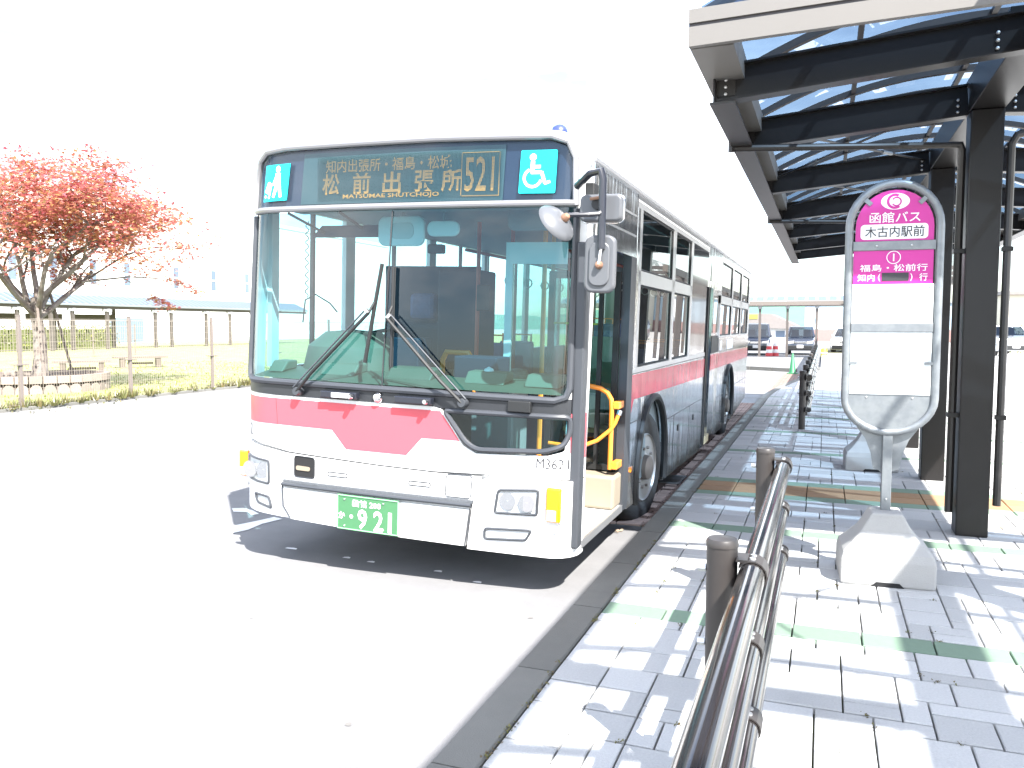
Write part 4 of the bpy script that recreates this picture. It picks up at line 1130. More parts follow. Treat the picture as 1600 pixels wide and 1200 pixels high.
# ------------------------------------------------------------------ bus shelter canopies
def ibeam(mb, a, b, h, w, tf=.012, tw=.010):
    """I-section between a and b (bottom centre line), flanges horizontal"""
    a = Vector(a); b = Vector(b); up = Vector((0, 0, 1))
    mb.bar(a + up * tf / 2, b + up * tf / 2, w, tf)
    mb.bar(a + up * (h - tf / 2), b + up * (h - tf / 2), w, tf)
    mb.bar(a + up * h / 2, b + up * h / 2, tw, h - 2 * tf - .001)

def shelter(name, x0, x1, xc, y0, y1, beams, cols, zb, zedge, rise, label, rib_step=.62, panes=4, pipes=True, hc=.1, fascia_ends=True, gut=.16, gm='g_roof', fwid=.175):
    t = empty(name, (xc, y0, 0), label=label, cat='shelter')
    O = Vector((xc, y0, 0))
    L = lambda p: tuple(Vector(p) - O)
    class B(MB):
        def build(s, nm, m, parent=t, **k):
            s.v = [(v[0] - O.x, v[1] - O.y, v[2]) for v in s.v]
            return MB.build(s, nm, m, parent, **k)
    half = (x1 - x0) / 2; xm = (x0 + x1) / 2
    arch = lambda x: zedge + rise * (1 - ((x - xm) / half) ** 2)
    bz = lambda x: zb + .062 * (min(x, 2 * xc - x) - x0)
    # columns with base plate
    for y in cols:
        c = B().box(xc - hc, xc + hc, y - hc, y + hc, .15, bz(xc) + .05).build('column', M['steel'], t, bevel=.008)
        mb = B()
        for sx in (-1, 1):
            mb.box(xc + sx * (hc + .002) - .001, xc + sx * (hc + .002) + .001, y - hc * .8, y + hc * .8, .35, .36)
        mb.build('column_band', M['steel_bottom'], c).parent = t
    # girder along the column line
    g = B(); g.box(xc - .105, xc + .105, beams[0] + .055, y1 - .2, bz(xc) + .052, bz(xc) + .29); g.build('girder', M['steel'], t, bevel=.004)
    # edge channels under the gutters
    for xe, sg_ in ((x0, 1), (x1, -1)):
        e = B()
        e.box(xe + .03 if sg_ > 0 else xe - fwid, xe + fwid if sg_ > 0 else xe - .03, beams[0] - .06, y1, zb - .002, zb + .012)
        e.build('edge_flange', M['steel_bottom'], t)
        e = B()
        xx = xe + sg_ * .055
        e.box(xx - .006, xx + .006, beams[0] - .06, y1, zb + .0125, zb + .19)
        e.build('edge_beam', M['steel'], t)
        gb = B()
        gb.prism([(xe, zedge - .12), (xe + sg_ * (gut + .06), zedge - .12), (xe + sg_ * (gut + .06), zedge + .02), (xe + sg_ * (gut + .05), zedge + .02), (xe + sg_ * (gut + .05), zedge - .11), (xe + sg_ * .01, zedge - .11), (xe + sg_ * .01, zedge + .07), (xe, zedge + .07)], 'y', y0 + .03, y1)
        gb.build('gutter', M['fascia'], t)
    # cross beams: cantilever left and right of the girder
    for i, y in enumerate(beams):
        for sx in (-1, 1):
            mb = B()
            xa = x0 + .06 if sx < 0 else x1 - .06
            ibeam(mb, (xa, y, bz(xa) + .013), (xc + sx * (.108 if i else .0), y, bz(xc) + .013 + .02), .205, .10)
            b = mb.build('cross_beam', M['steel'], t)
            fl = B(); fl.bar((xa + .02, y, bz(xa) + .010), (xc + sx * .112, y, bz(xc) + .028), .104, .004); fl.build('flange_bounce_face', M['steel_bottom'], b)  # thin lighter sheet imitating ground bounce under the flange
            bo = B()
            for dz in (.06, .10, .14):
                for q in (0, 1):
                    xq = xa + (.055 + .0 * q) * (-sx) if q == 0 else xc + sx * .17
                    zq = (bz(xa) if q == 0 else bz(xc)) + dz
                    bo.lathe([(0, -.014), (.009, -.012), (.011, 0)], 'y', (xq, y - .006, zq), 6)
            tag(bo.build('bolts', M['bolt'], b), kind='stuff')
            pg = B(); pg.box(min(xa, xa - sx * .11), max(xa, xa - sx * .11), y - .010, y - .0052, bz(xa) + .05, bz(xa) + .16); pg.build('splice_plate', M['steel_bottom'], b)
    # X bracing rods
    for a, b in zip(beams[1:-1], beams[2:]):
        for (p, q) in (((x0 + .2, a), (xc - .15, b)), ((xc - .15, a), (x0 + .2, b))):
            mb = B(); mb.tube([(p[0], p[1], bz(p[0]) + .16), (q[0], q[1], bz(q[0]) + .16)], .010, 6)
            br = mb.build('brace_rod', M['steel_bottom'], t)
            mp_ = ((p[0] + q[0]) / 2 * .6 + q[0] * .4, (p[1] + q[1]) / 2 * .6 + q[1] * .4)
            mb = B(); mb.tube([(mp_[0], mp_[1], bz(mp_[0]) + .16), (mp_[0] * .8 + q[0] * .2, mp_[1] * .8 + q[1] * .2, bz(q[0]) * .2 + bz(mp_[0]) * .8 + .16)], .017, 8); mb.build('turnbuckle', M['galv'], br)
    # ribs and glass panes
    nr = max(1, round((y1 - y0 - .1) / rib_step)); st = (y1 - y0 - .1) / nr
    xs = [x0 + .06 + (x1 - x0 - .12) * i / 24 for i in range(25)]
    for i in range(nr + 1):
        y = y0 + .05 + i * st
        mb = B()
        for a, b in zip(xs[:-1], xs[1:]):
            mb.add([(a, y - .025, arch(a)), (b, y - .025, arch(b)), (b, y + .025, arch(b)), (a, y + .025, arch(a)), (a, y - .025, arch(a) + .05), (b, y - .025, arch(b) + .05), (b, y + .025, arch(b) + .05), (a, y + .025, arch(a) + .05)],
                   [(3, 2, 1, 0), (4, 5, 6, 7), (0, 1, 5, 4), (2, 3, 7, 6)])
        mb.build('rib', M['rib'], t, recalc=False)
    px = [x0 + .06 + (x1 - x0 - .12) * i / panes for i in range(panes + 1)]
    for x in px[1:-1]:
        mb = B(); mb.box(x - .018, x + .018, y0 + .08, y1 - .03, arch(x) + .012, arch(x) + .046); mb.build('purlin', M['rib'], t)
    for i in range(nr):
        ya = y0 + .05 + i * st + .0255; yb = ya + st - .051
        for a, b in zip(px[:-1], px[1:]):
            mb = B(); n = 6
            mb.grid(lambda x, y: (x, y, arch(x) + .053), [a + (b - a) * k / n for k in range(n + 1)], [ya - .02, yb + .02])
            mb.build('glass_pane', M[gm], t, recalc=False, smooth=True)
    # end fascia: two aluminium bands following a low curve with a dark groove
    if fascia_ends:
        for ye, sgn in ((y0, -1), (y1, 1)):
            za = lambda x: zedge - .12 + .022 * (x - x0 if x < xm else x1 - x)
            lo_, up_, gv = B(), B(), B()
            n = 18
            for k in range(n):
                a = x0 - .002 + (x1 - x0 + .004) * k / n; b = x0 - .002 + (x1 - x0 + .004) * (k + 1) / n
                hi = lambda x: max(za(x) + .185, arch(min(max(x, x0), x1)) * .55 + (za(x) + .185) * .45)
                lo_.prism([(a, za(a)), (b, za(b)), (b, za(b) + .098), (a, za(a) + .098)], 'y', ye - .02, ye + .02)
                gv.prism([(a, za(a) + .0982), (b, za(b) + .0982), (b, za(b) + .116), (a, za(a) + .116)], 'y', ye - .008, ye + .008)
                up_.prism([(a, za(a) + .1162), (b, za(b) + .1162), (b, za(b) + .186), (a, za(a) + .186)], 'y', ye - .022, ye + .018)
            lo_.build('fascia_band', M['fascia'], t); gv.build('fascia_groove', M['fascia_dark'], t); up_.build('fascia_band', M['fascia'], t)
            # glazed lunette above the fascia
            lu = B()
            for a, b in zip(xs[:-1], xs[1:]):
                if arch(a) > za(a) + .19 or arch(b) > za(b) + .19:
                    lu.add([(a, ye, za(a) + .187), (b, ye, za(b) + .187), (b, ye, max(arch(b) + .05, za(b) + .188)), (a, ye, max(arch(a) + .05, za(a) + .188))], [(0, 1, 2, 3)])
            lu.build('end_glass', M['g_roof'], t, recalc=False)
    return t, B, bz, arch

COLS = [6.43, 8.64, 10.85, 13.06, 15.27, 17.2]
sh, SB, bz, arch = shelter('bus_shelter', -.69, 2.66, .985, 4.40, 18.0, [5.05] + COLS, COLS, 2.895, 3.16, .46,
                    'dark steel bus shelter with arched glass roof beside the bus')
# down pipes on the first two columns, lamp under the girder
for k, yc in enumerate((6.43, 10.85)):
    p = SB().tube([(-.655, yc - .22, 3.02), (-.655, yc - .22, 2.86)], .030, 10).build('downpipe', M['steel'], sh, smooth=True)
    SB().tube([(-.64, yc - .22, 2.885), (.835, yc - .03, 2.835), (.848, yc - .02, 2.80), (.848, yc - .02, .30)], .026, 10).build('pipe_run', M['steel_bottom'], p, smooth=True)
    SB().tube([(1.25, yc - .10, 2.88), (1.16, yc - .10, 2.86), (1.128, yc - .10, 2.80), (1.128, yc - .10, .38)], .026, 10).build('pipe_run', M['steel_bottom'], p, smooth=True)
    for z in (.97, 2.1):
        SB().box(.815, .885, yc - .055, yc + .015, z, z + .03).box(1.097, 1.160, yc - .13, yc - .07, z, z + .03).build('pipe_clip', M['steel'], p)
SB().lathe([(.055, 0), (.055, .16)], 'z', (.985, 4.75, 2.99), 16).build('lamp_can', M['steel_bottom'], sh, smooth=True)
SB().lathe([(.046, -.002), (0, -.002)], 'z', (.985, 4.75, 2.99), 16).build('lamp_lens', mat('lamp_tan', (.45, .27, .12), .5), sh)
SB().box(.955, 1.015, 4.42, 5.0, 3.15, 3.22).build('girder_nose', M['steel'], sh)

# neighbouring shelter behind and to the right of the camera: it stripes the near pavement with shade
sh2, SB2, _, _ = shelter('bus_shelter', 1.06, 4.6, 2.82, -3.6, 4.15, [-2.9, -.9, 1.1, 3.1], [-2.9, -.9, 1.1, 3.1], 3.50, 3.72, .40,
                         'matching glass-roofed shelter over the near right pavement, out of frame', gut=.05, fwid=.065, gm='g_clear', rib_step=1.0, panes=3)

# ------------------------------------------------------------------ guard rails
def guard_rail(ya, yb, posts, label, x=-.265, far=False):
    t = empty('guard_rail', (x, posts[0], .15), label=label, cat='railing', group='brown pipe railings along the platform edge')
    class B(MB):
        def build(s, nm, m, parent=t, **k):
            s.v = [(v[0] - x, v[1] - posts[0], v[2] - .15) for v in s.v]
            return MB.build(s, nm, m, parent, **k)
    zr = (.885, .66, .43)
    for k, z in enumerate(zr):
        B().tube([(x + .088, ya, z), (x + .088, yb, z)], (.038, .030, .030)[k], 18).build('rail', M['railbrown'], t, smooth=True)
        B().lathe([(.0, .008), (.03, .006), (.041 if k == 0 else .033, 0), (.041 if k == 0 else .033, -.02)], 'y', (x + .088, yb, z), 14).build('rail_cap', M['postbrown'], t, smooth=True)
    for y in posts:
        p = B().lathe([(.045, .15), (.045, .955), (.047, .956), (.047, .968), (.042, .978), (0, .982)], 'z', (x, y, 0), 20).build('post', M['postbrown'], t, smooth=True)
        if far: 
            for z in zr: B().box(x + .03, x + .13, y - .03, y + .03, z - .045, z + .045).build('clamp', M['postbrown'], p)
            continue
        for k, z in enumerate(zr):
            r_ = (.040, .032, .032)[k]
            c = B()
            n = 12
            for i in range(n):
                q0 = R(-150 + 300 * i / n); q1 = R(-150 + 300 * (i + 1) / n)
                f = lambda q, rr, yy: (x + .088 + rr * math.cos(q), y + yy, z + rr * math.sin(q))
                c.add([f(q0, r_ + .004, -.042), f(q1, r_ + .004, -.042), f(q1, r_ + .004, .042), f(q0, r_ + .004, .042), f(q0, r_, -.042), f(q1, r_, -.042), f(q1, r_, .042), f(q0, r_, .042)],
                      [(0, 1, 2, 3), (0, 4, 5, 1), (2, 6, 7, 3)])
            c.box(x + .043, x + .075, y - .040, y + .040, z + r_ - .003, z + r_ + .004)
            c.box(x + .043, x + .075, y - .040, y + .040, z - r_ - .004, z - r_ + .002)
            c.build('clamp', M['postbrown'], p)
            b = B()
            for dy in (-.018, .018):
                b.lathe([(.010, r_ * .97), (.009, r_ + .008), (.0, r_ + .011)], 'z', (x + .088, y + dy, z), 10)
            b.lathe([(.012, .0), (.012, .022), (0, .024)], 'x', (x - .068, y, z), 6)
            b.build('bolt', M['bolt'], p)
    return t
guard_rail(-1.2, 4.45, [.53, 2.44, 4.35], 'nearest brown pipe railing running past the camera to the bus stop sign')
guard_rail(12.12, 33.4, [12.23 + i * 1.95 for i in range(11)], 'far brown pipe railing starting beyond the bus middle door', far=False)

# ------------------------------------------------------------------ bus stop sign
def stop_sign(loc, rz, label, full=True):
    t = empty('bus_stop_sign', loc, (0, 0, rz), label, 'sign', 'bus stop signs on the platform')
    # concrete base: splayed block with concave shoulders and a handling notch
    mb = MB()
    W, D, H = .245, .20, .33
    pr = [(1.0, 0), (1.0, .14), (.95, .185), (.78, .225), (.56, .29), (.38, .37), (.33, .395)]
    rings = []
    for s_, z in pr:
        fx = s_; fy2 = max(s_, .52)
        rings.append([(-W * fx, -D * fy2, z), (W * fx, -D * fy2, z), (W * fx, D * fy2, z), (-W * fx, D * fy2, z)])
    for rg in rings: mb.v += rg
    for i in range(len(rings) - 1):
        for j in range(4):
            mb.f.append((i * 4 + j, i * 4 + (j + 1) % 4, (i + 1) * 4 + (j + 1) % 4, (i + 1) * 4 + j))
    k = (len(rings) - 1) * 4
    mb.f.append((k, k + 1, k + 2, k + 3)); mb.f.append((3, 2, 1, 0))
    base = mb.build('base', M['concrete'], t, bevel=.012, seg=2)
    MB().prism([(-.085, .0), (-.06, .026), (.06, .026), (.085, 0)], 'y', -D - .004, -D + .04).build('base_notch', M['black'], base)
    # post and fin plate
    MB().box(-.026, .026, -.012, .026, .39, .86).build('post', M['galv'], t, bevel=.004)
    fin = [(-.15, .86), (-.10, .78), (-.07, .66), (-.06, .62), (-.028, .60), (.045, .60), (.075, .66), (.10, .76), (.165, .86), (.13, .80)]
    MB().prism([(-.165, .87), (-.115, .80), (-.085, .72), (-.07, .63), (-.027, .615), (.027, .615), (.07, .63), (.085, .72), (.115, .80), (.165, .87)], 'y', .027, .033).build('fin_plate', M['galv'], t)
    # stadium shaped tube frame
    hw, zt, zlow = .2345, 2.012, 1.042
    pts = []
    for i in range(17): q = R(180 * i / 16); pts.append((hw * math.cos(q), 0, zt + hw * math.sin(q) * 1.02))
    for i in range(17): q = R(180 + 180 * i / 16); pts.append((hw * math.cos(q), 0, zlow + hw * math.sin(q) * .84))
    MB().tube(pts, .022, 12, closed=True).build('frame', M['galv'], t, smooth=True)
    iw = .2135
    for z0, z1 in ((1.878, 1.930), (1.418, 1.468)):
        MB().box(-iw, iw, -.014, .010, z0, z1).build('cross_bar', M['galv'], t, bevel=.003)
    lowp = [(-iw, 1.062), (iw, 1.062)] + [(iw * math.cos(R(-180 * i / 14)), 1.042 + .178 * math.sin(R(-180 * i / 14))) for i in range(15)]
    MB().prism(lowp, 'y', -.002, .004).build('lower_plate', M['galv'], t)
    # magenta top board
    tr_ = iw - .012
    topb = [(-tr_, 1.931), (tr_, 1.931)] + [(tr_ * math.cos(R(180 * i / 18)), 2.008 + tr_ * math.sin(R(180 * i / 18)) * 1.02) for i in range(19)]
    tb = MB().prism(topb, 'y', -.006, .002).build('top_board', M['pink'], t)
    mid = MB().box(-iw + .004, iw - .010, -.006, .002, 1.690, 1.877).build('route_board', M['pink'], t)
    tt1 = MB().box(-iw + .002, iw - .004, -.008, .002, 1.469, 1.688).build('timetable', M['paper'], t)
    tt2 = MB().box(-iw + .002, iw - .004, -.008, .002, 1.063, 1.417).build('timetable', M['paper'], t)
    bol = MB()
    for x, z, y in ((-.19, 1.672, -.0082), (.19, 1.672, -.0082), (-.12, 1.045, -.0022), (.12, 1.045, -.0022), (0, .46, -.0122), (.09, 1.904, -.0142), (-.09, 1.904, -.0142)):
        bol.lathe([(.007, 0), (.005, -.004), (0, -.005)], 'y', (x, y, z), 8)
    bol.build('bolt', M['bolt'], t)
    for x, z, a in ((-.140, 2.150, 45), (.140, 2.150, -45)):
        MB().obox((x, -.008, z), (.022 * math.cos(R(a)), 0, -.022 * math.sin(R(a))), (0, .006, 0), (.012 * math.sin(R(a)), 0, .012 * math.cos(R(a)))).build('clip', M['galv'], t)
    for x in (-.20, .20):
        MB().box(x - .025, x + .025, -.014, -.0085, 1.235, 1.25).build('clip', M['galv'], t)
    if not full:
        return t
    def txt(body, cx, cz, m, par, w=None, h=None, bold=.0, y=-.0075):
        v, f = text_mesh(body, 'lettering', w, h, bold)
        return MB().add([(cx + a, y, cz + b) for a, b in v], f).build('lettering', m, par, recalc=False)
    def flat(polys, m, par, nm, y=-.0070):
        mb = MB()
        for p in polys: mb.add([(a, y, b) for a, b in p], [tuple(range(len(p)))])
        return mb.build(nm, m, par, recalc=False)
    W_ = M['stickwhite']
    flat([ell(.0, 2.150, .074, .046, 32)], W_, tb, 'emblem')
    flat(arc(-.002, 2.150, .029, .043, 60, 310, 20) + arc(.006, 2.148, .019, .027, -150, 150, 20), M['pink'], tb, 'emblem_swirl', -.0080)
    txt('函館バス', .0, 2.062, W_, tb, w=.262, h=.060, bold=.008)
    flat([rrect(-.176, .172, 1.940, 2.024, .02)], W_, tb, 'name_strip')
    txt('木古内駅前', .0, 1.982, M['text'], tb, w=.305, h=.062, bold=.008, y=-.0082)
    flat(arc(0, 1.838, .033, .037, 0, 360, 28), W_, mid, 'number_ring')
    txt('1', 0, 1.838, W_, mid, h=.042, bold=.01)
    txt('福島・松前行', .0, 1.780, W_, mid, w=.350, h=.040, bold=.008)
    txt('知内', -.140, 1.726, W_, mid, w=.090, h=.040, bold=.008)
    txt('(', -.072, 1.726, W_, mid, h=.042, bold=.008)
    txt(')', .094, 1.726, W_, mid, h=.042, bold=.008)
    txt('行', .155, 1.726, W_, mid, h=.042, bold=.008)
    flat([[(-.058, 1.706), (.080, 1.706), (.080, 1.752), (-.058, 1.752)]], M['text'], mid, 'black_tape', -.0085)
    fp = mat('faint_print', (.36, .37, .39), .6)
    def frame_print(x0_, x1_, z0_, z1_, w_=.0012): return [[(x0_, z0_), (x1_, z0_), (x1_, z0_ + w_), (x0_, z0_ + w_)], [(x0_, z1_), (x1_, z1_), (x1_, z1_ + w_), (x0_, z1_ + w_)], [(x0_, z0_), (x0_ + w_, z0_), (x0_ + w_, z1_), (x0_, z1_)], [(x1_, z0_), (x1_ + w_, z0_), (x1_ + w_, z1_), (x1_, z1_)]]
    flat(frame_print(-.196, -.150, 1.392, 1.404) + frame_print(.12, .14, 1.394, 1.404) + frame_print(.155, .19, 1.394, 1.404), fp, tt2, 'print', -.0085)
    flat(frame_print(-.196, -.160, 1.125, 1.135) + frame_print(.10, .19, 1.122, 1.132), fp, tt2, 'print', -.0085)
    return t
stop_sign((.355, 5.12, .15), R(3), 'galvanised bus stop sign with magenta boards on a concrete foot')
stop_sign((.47, 9.05, .15), R(2), 'second bus stop sign hidden behind the magenta one, only its concrete foot showing', False)

# ------------------------------------------------------------------ left: fence, lawn, maple, benches, walkway, building
def wire_fence(x, ys, h, label, step=.06, rot=None, hstep=.15):
    t = empty('wire_fence', (x, ys[0], 0), label=label, cat='fence')
    for i, y in enumerate(ys):
        p = MB().box(-.03, .03, y - ys[0] - .03, y - ys[0] + .03, 0, h).build('post', M['fencepost'], t, bevel=.004)
        MB().box(-.035, .035, y - ys[0] - .035, y - ys[0] + .035, h, h + .015).box(-.05, .05, y - ys[0] - .16, y - ys[0] + .16, .86, .885).build('post_cap', M['fencepost'], p)
    for a, b in zip(ys[:-1], ys[1:]):
        mb = MB(); a -= ys[0]; b -= ys[0]; r_ = .0026
        n = int((b - a) / step)
        for k in range(1, n):
            y = a + (b - a) * k / n; mb.box(-r_, r_, y - r_, y + r_, .08, h - .08)
        z = .10
        while z < h - .05:
            mb.box(-r_ * 2.2, -r_ * .2, a + .03, b - .03, z - r_, z + r_); z += hstep
        mb.box(-.008, .008, a + .03, b - .03, h - .085, h - .07)
        tag(mb.build('wire_panel', M['wire'], t, recalc=False), kind='stuff')
    return t
wire_fence(-14.31, [6.2, 8.7, 11.25, 13.9, 16.5, 19.1, 21.7, 24.3, 26.9, 29.5], 1.80, 'brown wire mesh fence between the road and the lawn')
f2 = wire_fence(0, [0, 3.2, 6.4, 9.6, 12.8], 1.7, 'far wire mesh fence on the lawn behind the benches', step=.12)
f2.location = (-33.5, 22.0, 0); f2.rotation_euler = (0, 0, R(8))

# weeds along the foot of the fence
wd = MB()
def tuft(mb, x, y, z, n, h, spread):
    for _ in range(n):
        a = random.uniform(0, 6.28); l = h * random.uniform(.5, 1.1); dx, dy = spread * math.cos(a) * random.random(), spread * math.sin(a) * random.random()
        bx_, by_ = x + dx * .5, y + dy * .5; w = .010 + .010 * random.random()
        mb.add([(bx_ - w * math.sin(a), by_ + w * math.cos(a), z), (bx_ + w * math.sin(a), by_ - w * math.cos(a), z), (bx_ + dx, by_ + dy, z + l)], [(0, 1, 2)])
y = 5.0
while y < 30:
    dens = noise.noise(Vector((y * .7, 3.1, 0))) + .45
    if dens > 0:
        for k in range(int(1 + 3 * dens)):
            tuft(wd, -14.30 + random.uniform(-.22, .16), y + random.uniform(-.1, .1), .04, random.randint(8, 18), random.uniform(.08, .24) * (.5 + dens), .14)
    y += .12
for i in range(60):
    tuft(wd, -13.9 + random.uniform(-.6, .5), random.uniform(8, 14), .0, 3, .05, .06)
tag(wd.build('weeds', M['weed'], None, recalc=False), 'strip of weeds and dry grass along the foot of the wire fence', 'weeds', kind='stuff')
gs = MB()
for i in range(5200):
    x = -14.5 - 13 * random.random() ** 1.6; y = random.uniform(7, 30)
    tuft(gs, x, y, .03, 2, random.uniform(.03, .09), .06)
tag(gs.build('grass', M['foliage_green'], None, recalc=False), 'short sunlit grass of the lawn behind the fence', 'grass', kind='stuff')

# planter ring of half-round blocks
PC = Vector((-18.1, 14.75, 0))
pln = empty('tree_planter', PC, label='round planter of scalloped blocks at the foot of the maple', cat='planter')
NB = 34
for i in range(NB):
    q = 2 * math.pi * i / NB; rr = 1.5; w = math.pi * rr / NB * .94
    d = Vector((math.cos(q), math.sin(q), 0)); tn = Vector((-d.y, d.x, 0))
    mb = MB(); mb.obox(d * rr + Vector((0, 0, .36)), d * .07, tn * w, Vector((0, 0, .085))); mb.build('block', M['logs'], pln)
    mb = MB(); n = 6
    poly = [(-w, .0), (-w, .10)] + [(-w * math.cos(R(180 * k / n)), .10 + .155 * math.sin(R(180 * k / n))) for k in range(1, n)] + [(w, .10), (w, .0)]
    pts = [d * (rr + .045) + tn * a + Vector((0, 0, b)) for a, b in poly]; pts2 = [d * (rr - .05) + tn * a + Vector((0, 0, b)) for a, b in poly]
    m_ = len(poly); mb.v = [tuple(p) for p in pts + pts2]
    mb.f = [tuple(range(m_)), tuple(range(2 * m_ - 1, m_ - 1, -1))] + [(k, m_ + k, m_ + (k + 1) % m_, (k + 1) % m_) for k in range(m_)]
    mb.build('block', M['logs'], pln)
MB().lathe([(0, .36), (1.44, .33), (1.44, .0)], 'z', (0, 0, 0), 32).build('soil', M['soil'], pln, smooth=True)

# maple
mp_t = empty('maple_tree', PC, label='red-leaved maple tree behind the wire fence', cat='tree')
random.seed(21)
tips = []; limbs = MB(); trunk = MB()
def limb_rec(p, d, L, r, lev):
    n = 4; pts = [p.copy()]; rad = [r]
    q = p.copy(); dd = d.copy()
    for i in range(n):
        dd = (dd + Vector((random.uniform(-.22, .22), random.uniform(-.22, .22), random.uniform(-.12, .14)))).normalized()
        q = q + dd * (L / n); pts.append(q.copy()); rad.append(r * (1 - .42 * (i + 1) / n))
    limbs.tube(pts, rad, 7 if lev < 2 else 5)
    if lev >= 2:
        tips.append((q.copy(), dd.copy(), lev)); tips.append((pts[2].copy(), dd.copy(), lev))
    if lev < 3:
        for k in range(3 if lev else 4):
            az = random.uniform(0, 6.28)
            nd = (dd * .75 + Vector((math.cos(az), math.sin(az), random.uniform(-.18, .42))) * .8).normalized()
            st_ = pts[random.choice((2, 3, 4, 4))]
            limb_rec(st_, nd, L * random.uniform(.58, .8), rad[-1] * .72, lev + 1)
tp = [Vector((0, 0, .3)), Vector((.03, .02, .8)), Vector((-.02, .05, 1.4)), Vector((-.05, .0, 1.95)), Vector((0, -.05, 2.3))]
trunk.tube(tp, [.21, .165, .145, .135, .10], 12)
trunk.build('trunk', M['bark'], mp_t, smooth=True, ang=60)
for (a, el, L) in ((90, 38, 2.2), (150, 50, 1.9), (215, 40, 1.8), (270, 38, 2.1), (330, 42, 1.9), (30, 46, 2.0), (80, 68, 2.0), (250, 66, 2.0)):
    d = Vector((math.cos(R(a)) * math.cos(R(el)), math.sin(R(a)) * math.cos(R(el)), math.sin(R(el))))
    limb_rec(Vector((0, 0, random.uniform(1.7, 2.2))), d, L, .075, 0)
limbs.tube([(.15, 1.2, 2.75), (.3, 2.6, 2.95), (.45, 3.9, 2.95), (.5, 5.0, 2.66)], [.03, .022, .014, .006], 5).tube([(.3, 2.4, 2.9), (.3, 3.4, 2.5), (.3, 4.1, 2.2)], [.015, .01, .005], 5)
limbs.build('limbs', M['bark'], mp_t, smooth=True, ang=70)
lv = MB(); nl = 0
def maple_leaf(c, nrm, up, s):
    a = nrm.cross(up); 
    if a.length < 1e-3: a = Vector((1, 0, 0))
    a.normalize(); b = a.cross(nrm).normalized()
    sh_ = [(0, -.5), (.22, -.12), (.62, .02), (.24, .16), (.30, .62), (.02, .28), (-.30, .58), (-.22, .14), (-.6, -.02), (-.2, -.14)]
    lv.add([c + a * (x * s) + b * (y_ * s) + nrm * (-.12 * s * abs(x)) for x, y_ in sh_], [(0, 1, 9), (1, 2, 3), (1, 3, 7, 9), (3, 4, 5), (5, 6, 7), (3, 5, 7), (7, 8, 9)])
crown_c = Vector((0, .7, 3.9))
extra = []
for i in range(150):      # pads of foliage filling the dome
    a = random.uniform(0, 6.28); rr = math.sqrt(random.random()) ; hh = random.random()
    p = Vector((3.1 * rr * math.cos(a), .7 + 3.9 * rr * math.sin(a), 2.95 + 2.9 * hh * math.sqrt(max(0, 1 - rr * rr * .95)) + .3 * random.random()))
    if noise.noise(p * .75) > -.12: extra.append((p, Vector((math.cos(a), math.sin(a), 0)), 2))
extra += [(Vector((.5, 3.95 + .33 * i, 2.95 - .09 * i + random.uniform(-.06, .06))), Vector((0, 1, -.2)), 9) for i in range(4)] + [(Vector((.3, 3.5 + .3 * i, 2.42 - .10 * i)), Vector((0, 1, -.2)), 9) for i in range(3)]
for p, d, lev in tips + extra:
    if p.z < 2.0 or p.z > 6.1: continue
    n = random.randint(24, 46); rx = random.uniform(.34, .62)
    if lev == 9: n, rx = 60, .30
    for k in range(n):
        u = random.gauss(0, .5); v_ = random.gauss(0, .5); w = random.gauss(0, .5)
        c = p + Vector((u * rx, v_ * rx, w * rx * .33 - .12 * (u * u + v_ * v_)))
        nrm = Vector((random.gauss(0, .45), random.gauss(0, .45), 1)).normalized()
        up = Vector((random.uniform(-1, 1), random.uniform(-1, 1), random.uniform(-.4, .1)))
        maple_leaf(c, nrm, up, random.uniform(.065, .125)); nl += 1
cr = lv.build('crown', M['foliage_red'], mp_t, recalc=False)
tag(cr, kind='stuff')
# timber props of the maple
for (a, b) in (((-.2, 1.15, .3), (.05, .30, 2.55)), ((-.35, .30, .3), (-.1, .08, 2.4)), ((.9, -.6, .3), (.1, -.1, 2.4))):
    MB().tube([a, b], .035, 7).build('prop_pole', M['timber'], mp_t, smooth=True)

def bench(loc, rz, label, w=1.7):
    t = empty('bench', loc, (0, 0, rz), label, 'bench', 'timber platform benches on the lawn')
    for k in range(5):
        MB().box(-w / 2, w / 2, -.36 + k * .145, -.36 + k * .145 + .135, .36, .43).build('plank', M['timber'], t)
    for x in (-w * .33, w * .33):
        MB().prism([(-.28, 0), (.28, 0), (.33, .355), (-.33, .355)], 'x', x - .09, x + .09).build('leg', M['timber'], t)
    MB().box(-w * .24, w * .24, -.06, .06, .12, .20).build('stretcher', M['timber'], t)
    return t
bench((-23.3, 20.6, .03), R(48), 'timber bench on the lawn just right of the maple trunk', 1.75)
bench((-24.5, 24.3, .03), R(50), 'timber bench on the lawn, farther and right of the other', 1.9)

# covered walkway beyond the lawn
wk = empty('covered_walkway', (-46, 30, 0), label='long covered walkway with blue-grey roof and timber posts behind the lawn', cat='walkway')
def wkb(mb, nm, m, par=wk, **k):
    mb.v = [(v[0] + 46, v[1] - 30, v[2]) for v in mb.v]; return mb.build(nm, m, par, **k)
wkb(MB().prism([(-45.8, 2.98), (-45.8, 3.10), (-47.4, 3.75), (-49.0, 3.10), (-49.0, 2.98), (-47.4, 3.6)], 'y', 24, 66), 'roof', mat('walkway_roof', (.16, .18, .20), .6))
for i in range(84):
    y = 24.2 + i * .5
    o = wkb(MB().add([(-45.84, y, 3.150), (-45.84, y + .30, 3.150), (-47.3, y + .30, 3.745), (-47.3, y, 3.745)], [(0, 1, 2, 3)]), 'roof_sheet', M['roofblue'], recalc=False)
wkb(MB().box(-46.1, -45.95, 24, 66, 2.77, 2.97), 'eaves_beam', M['darkwood'])
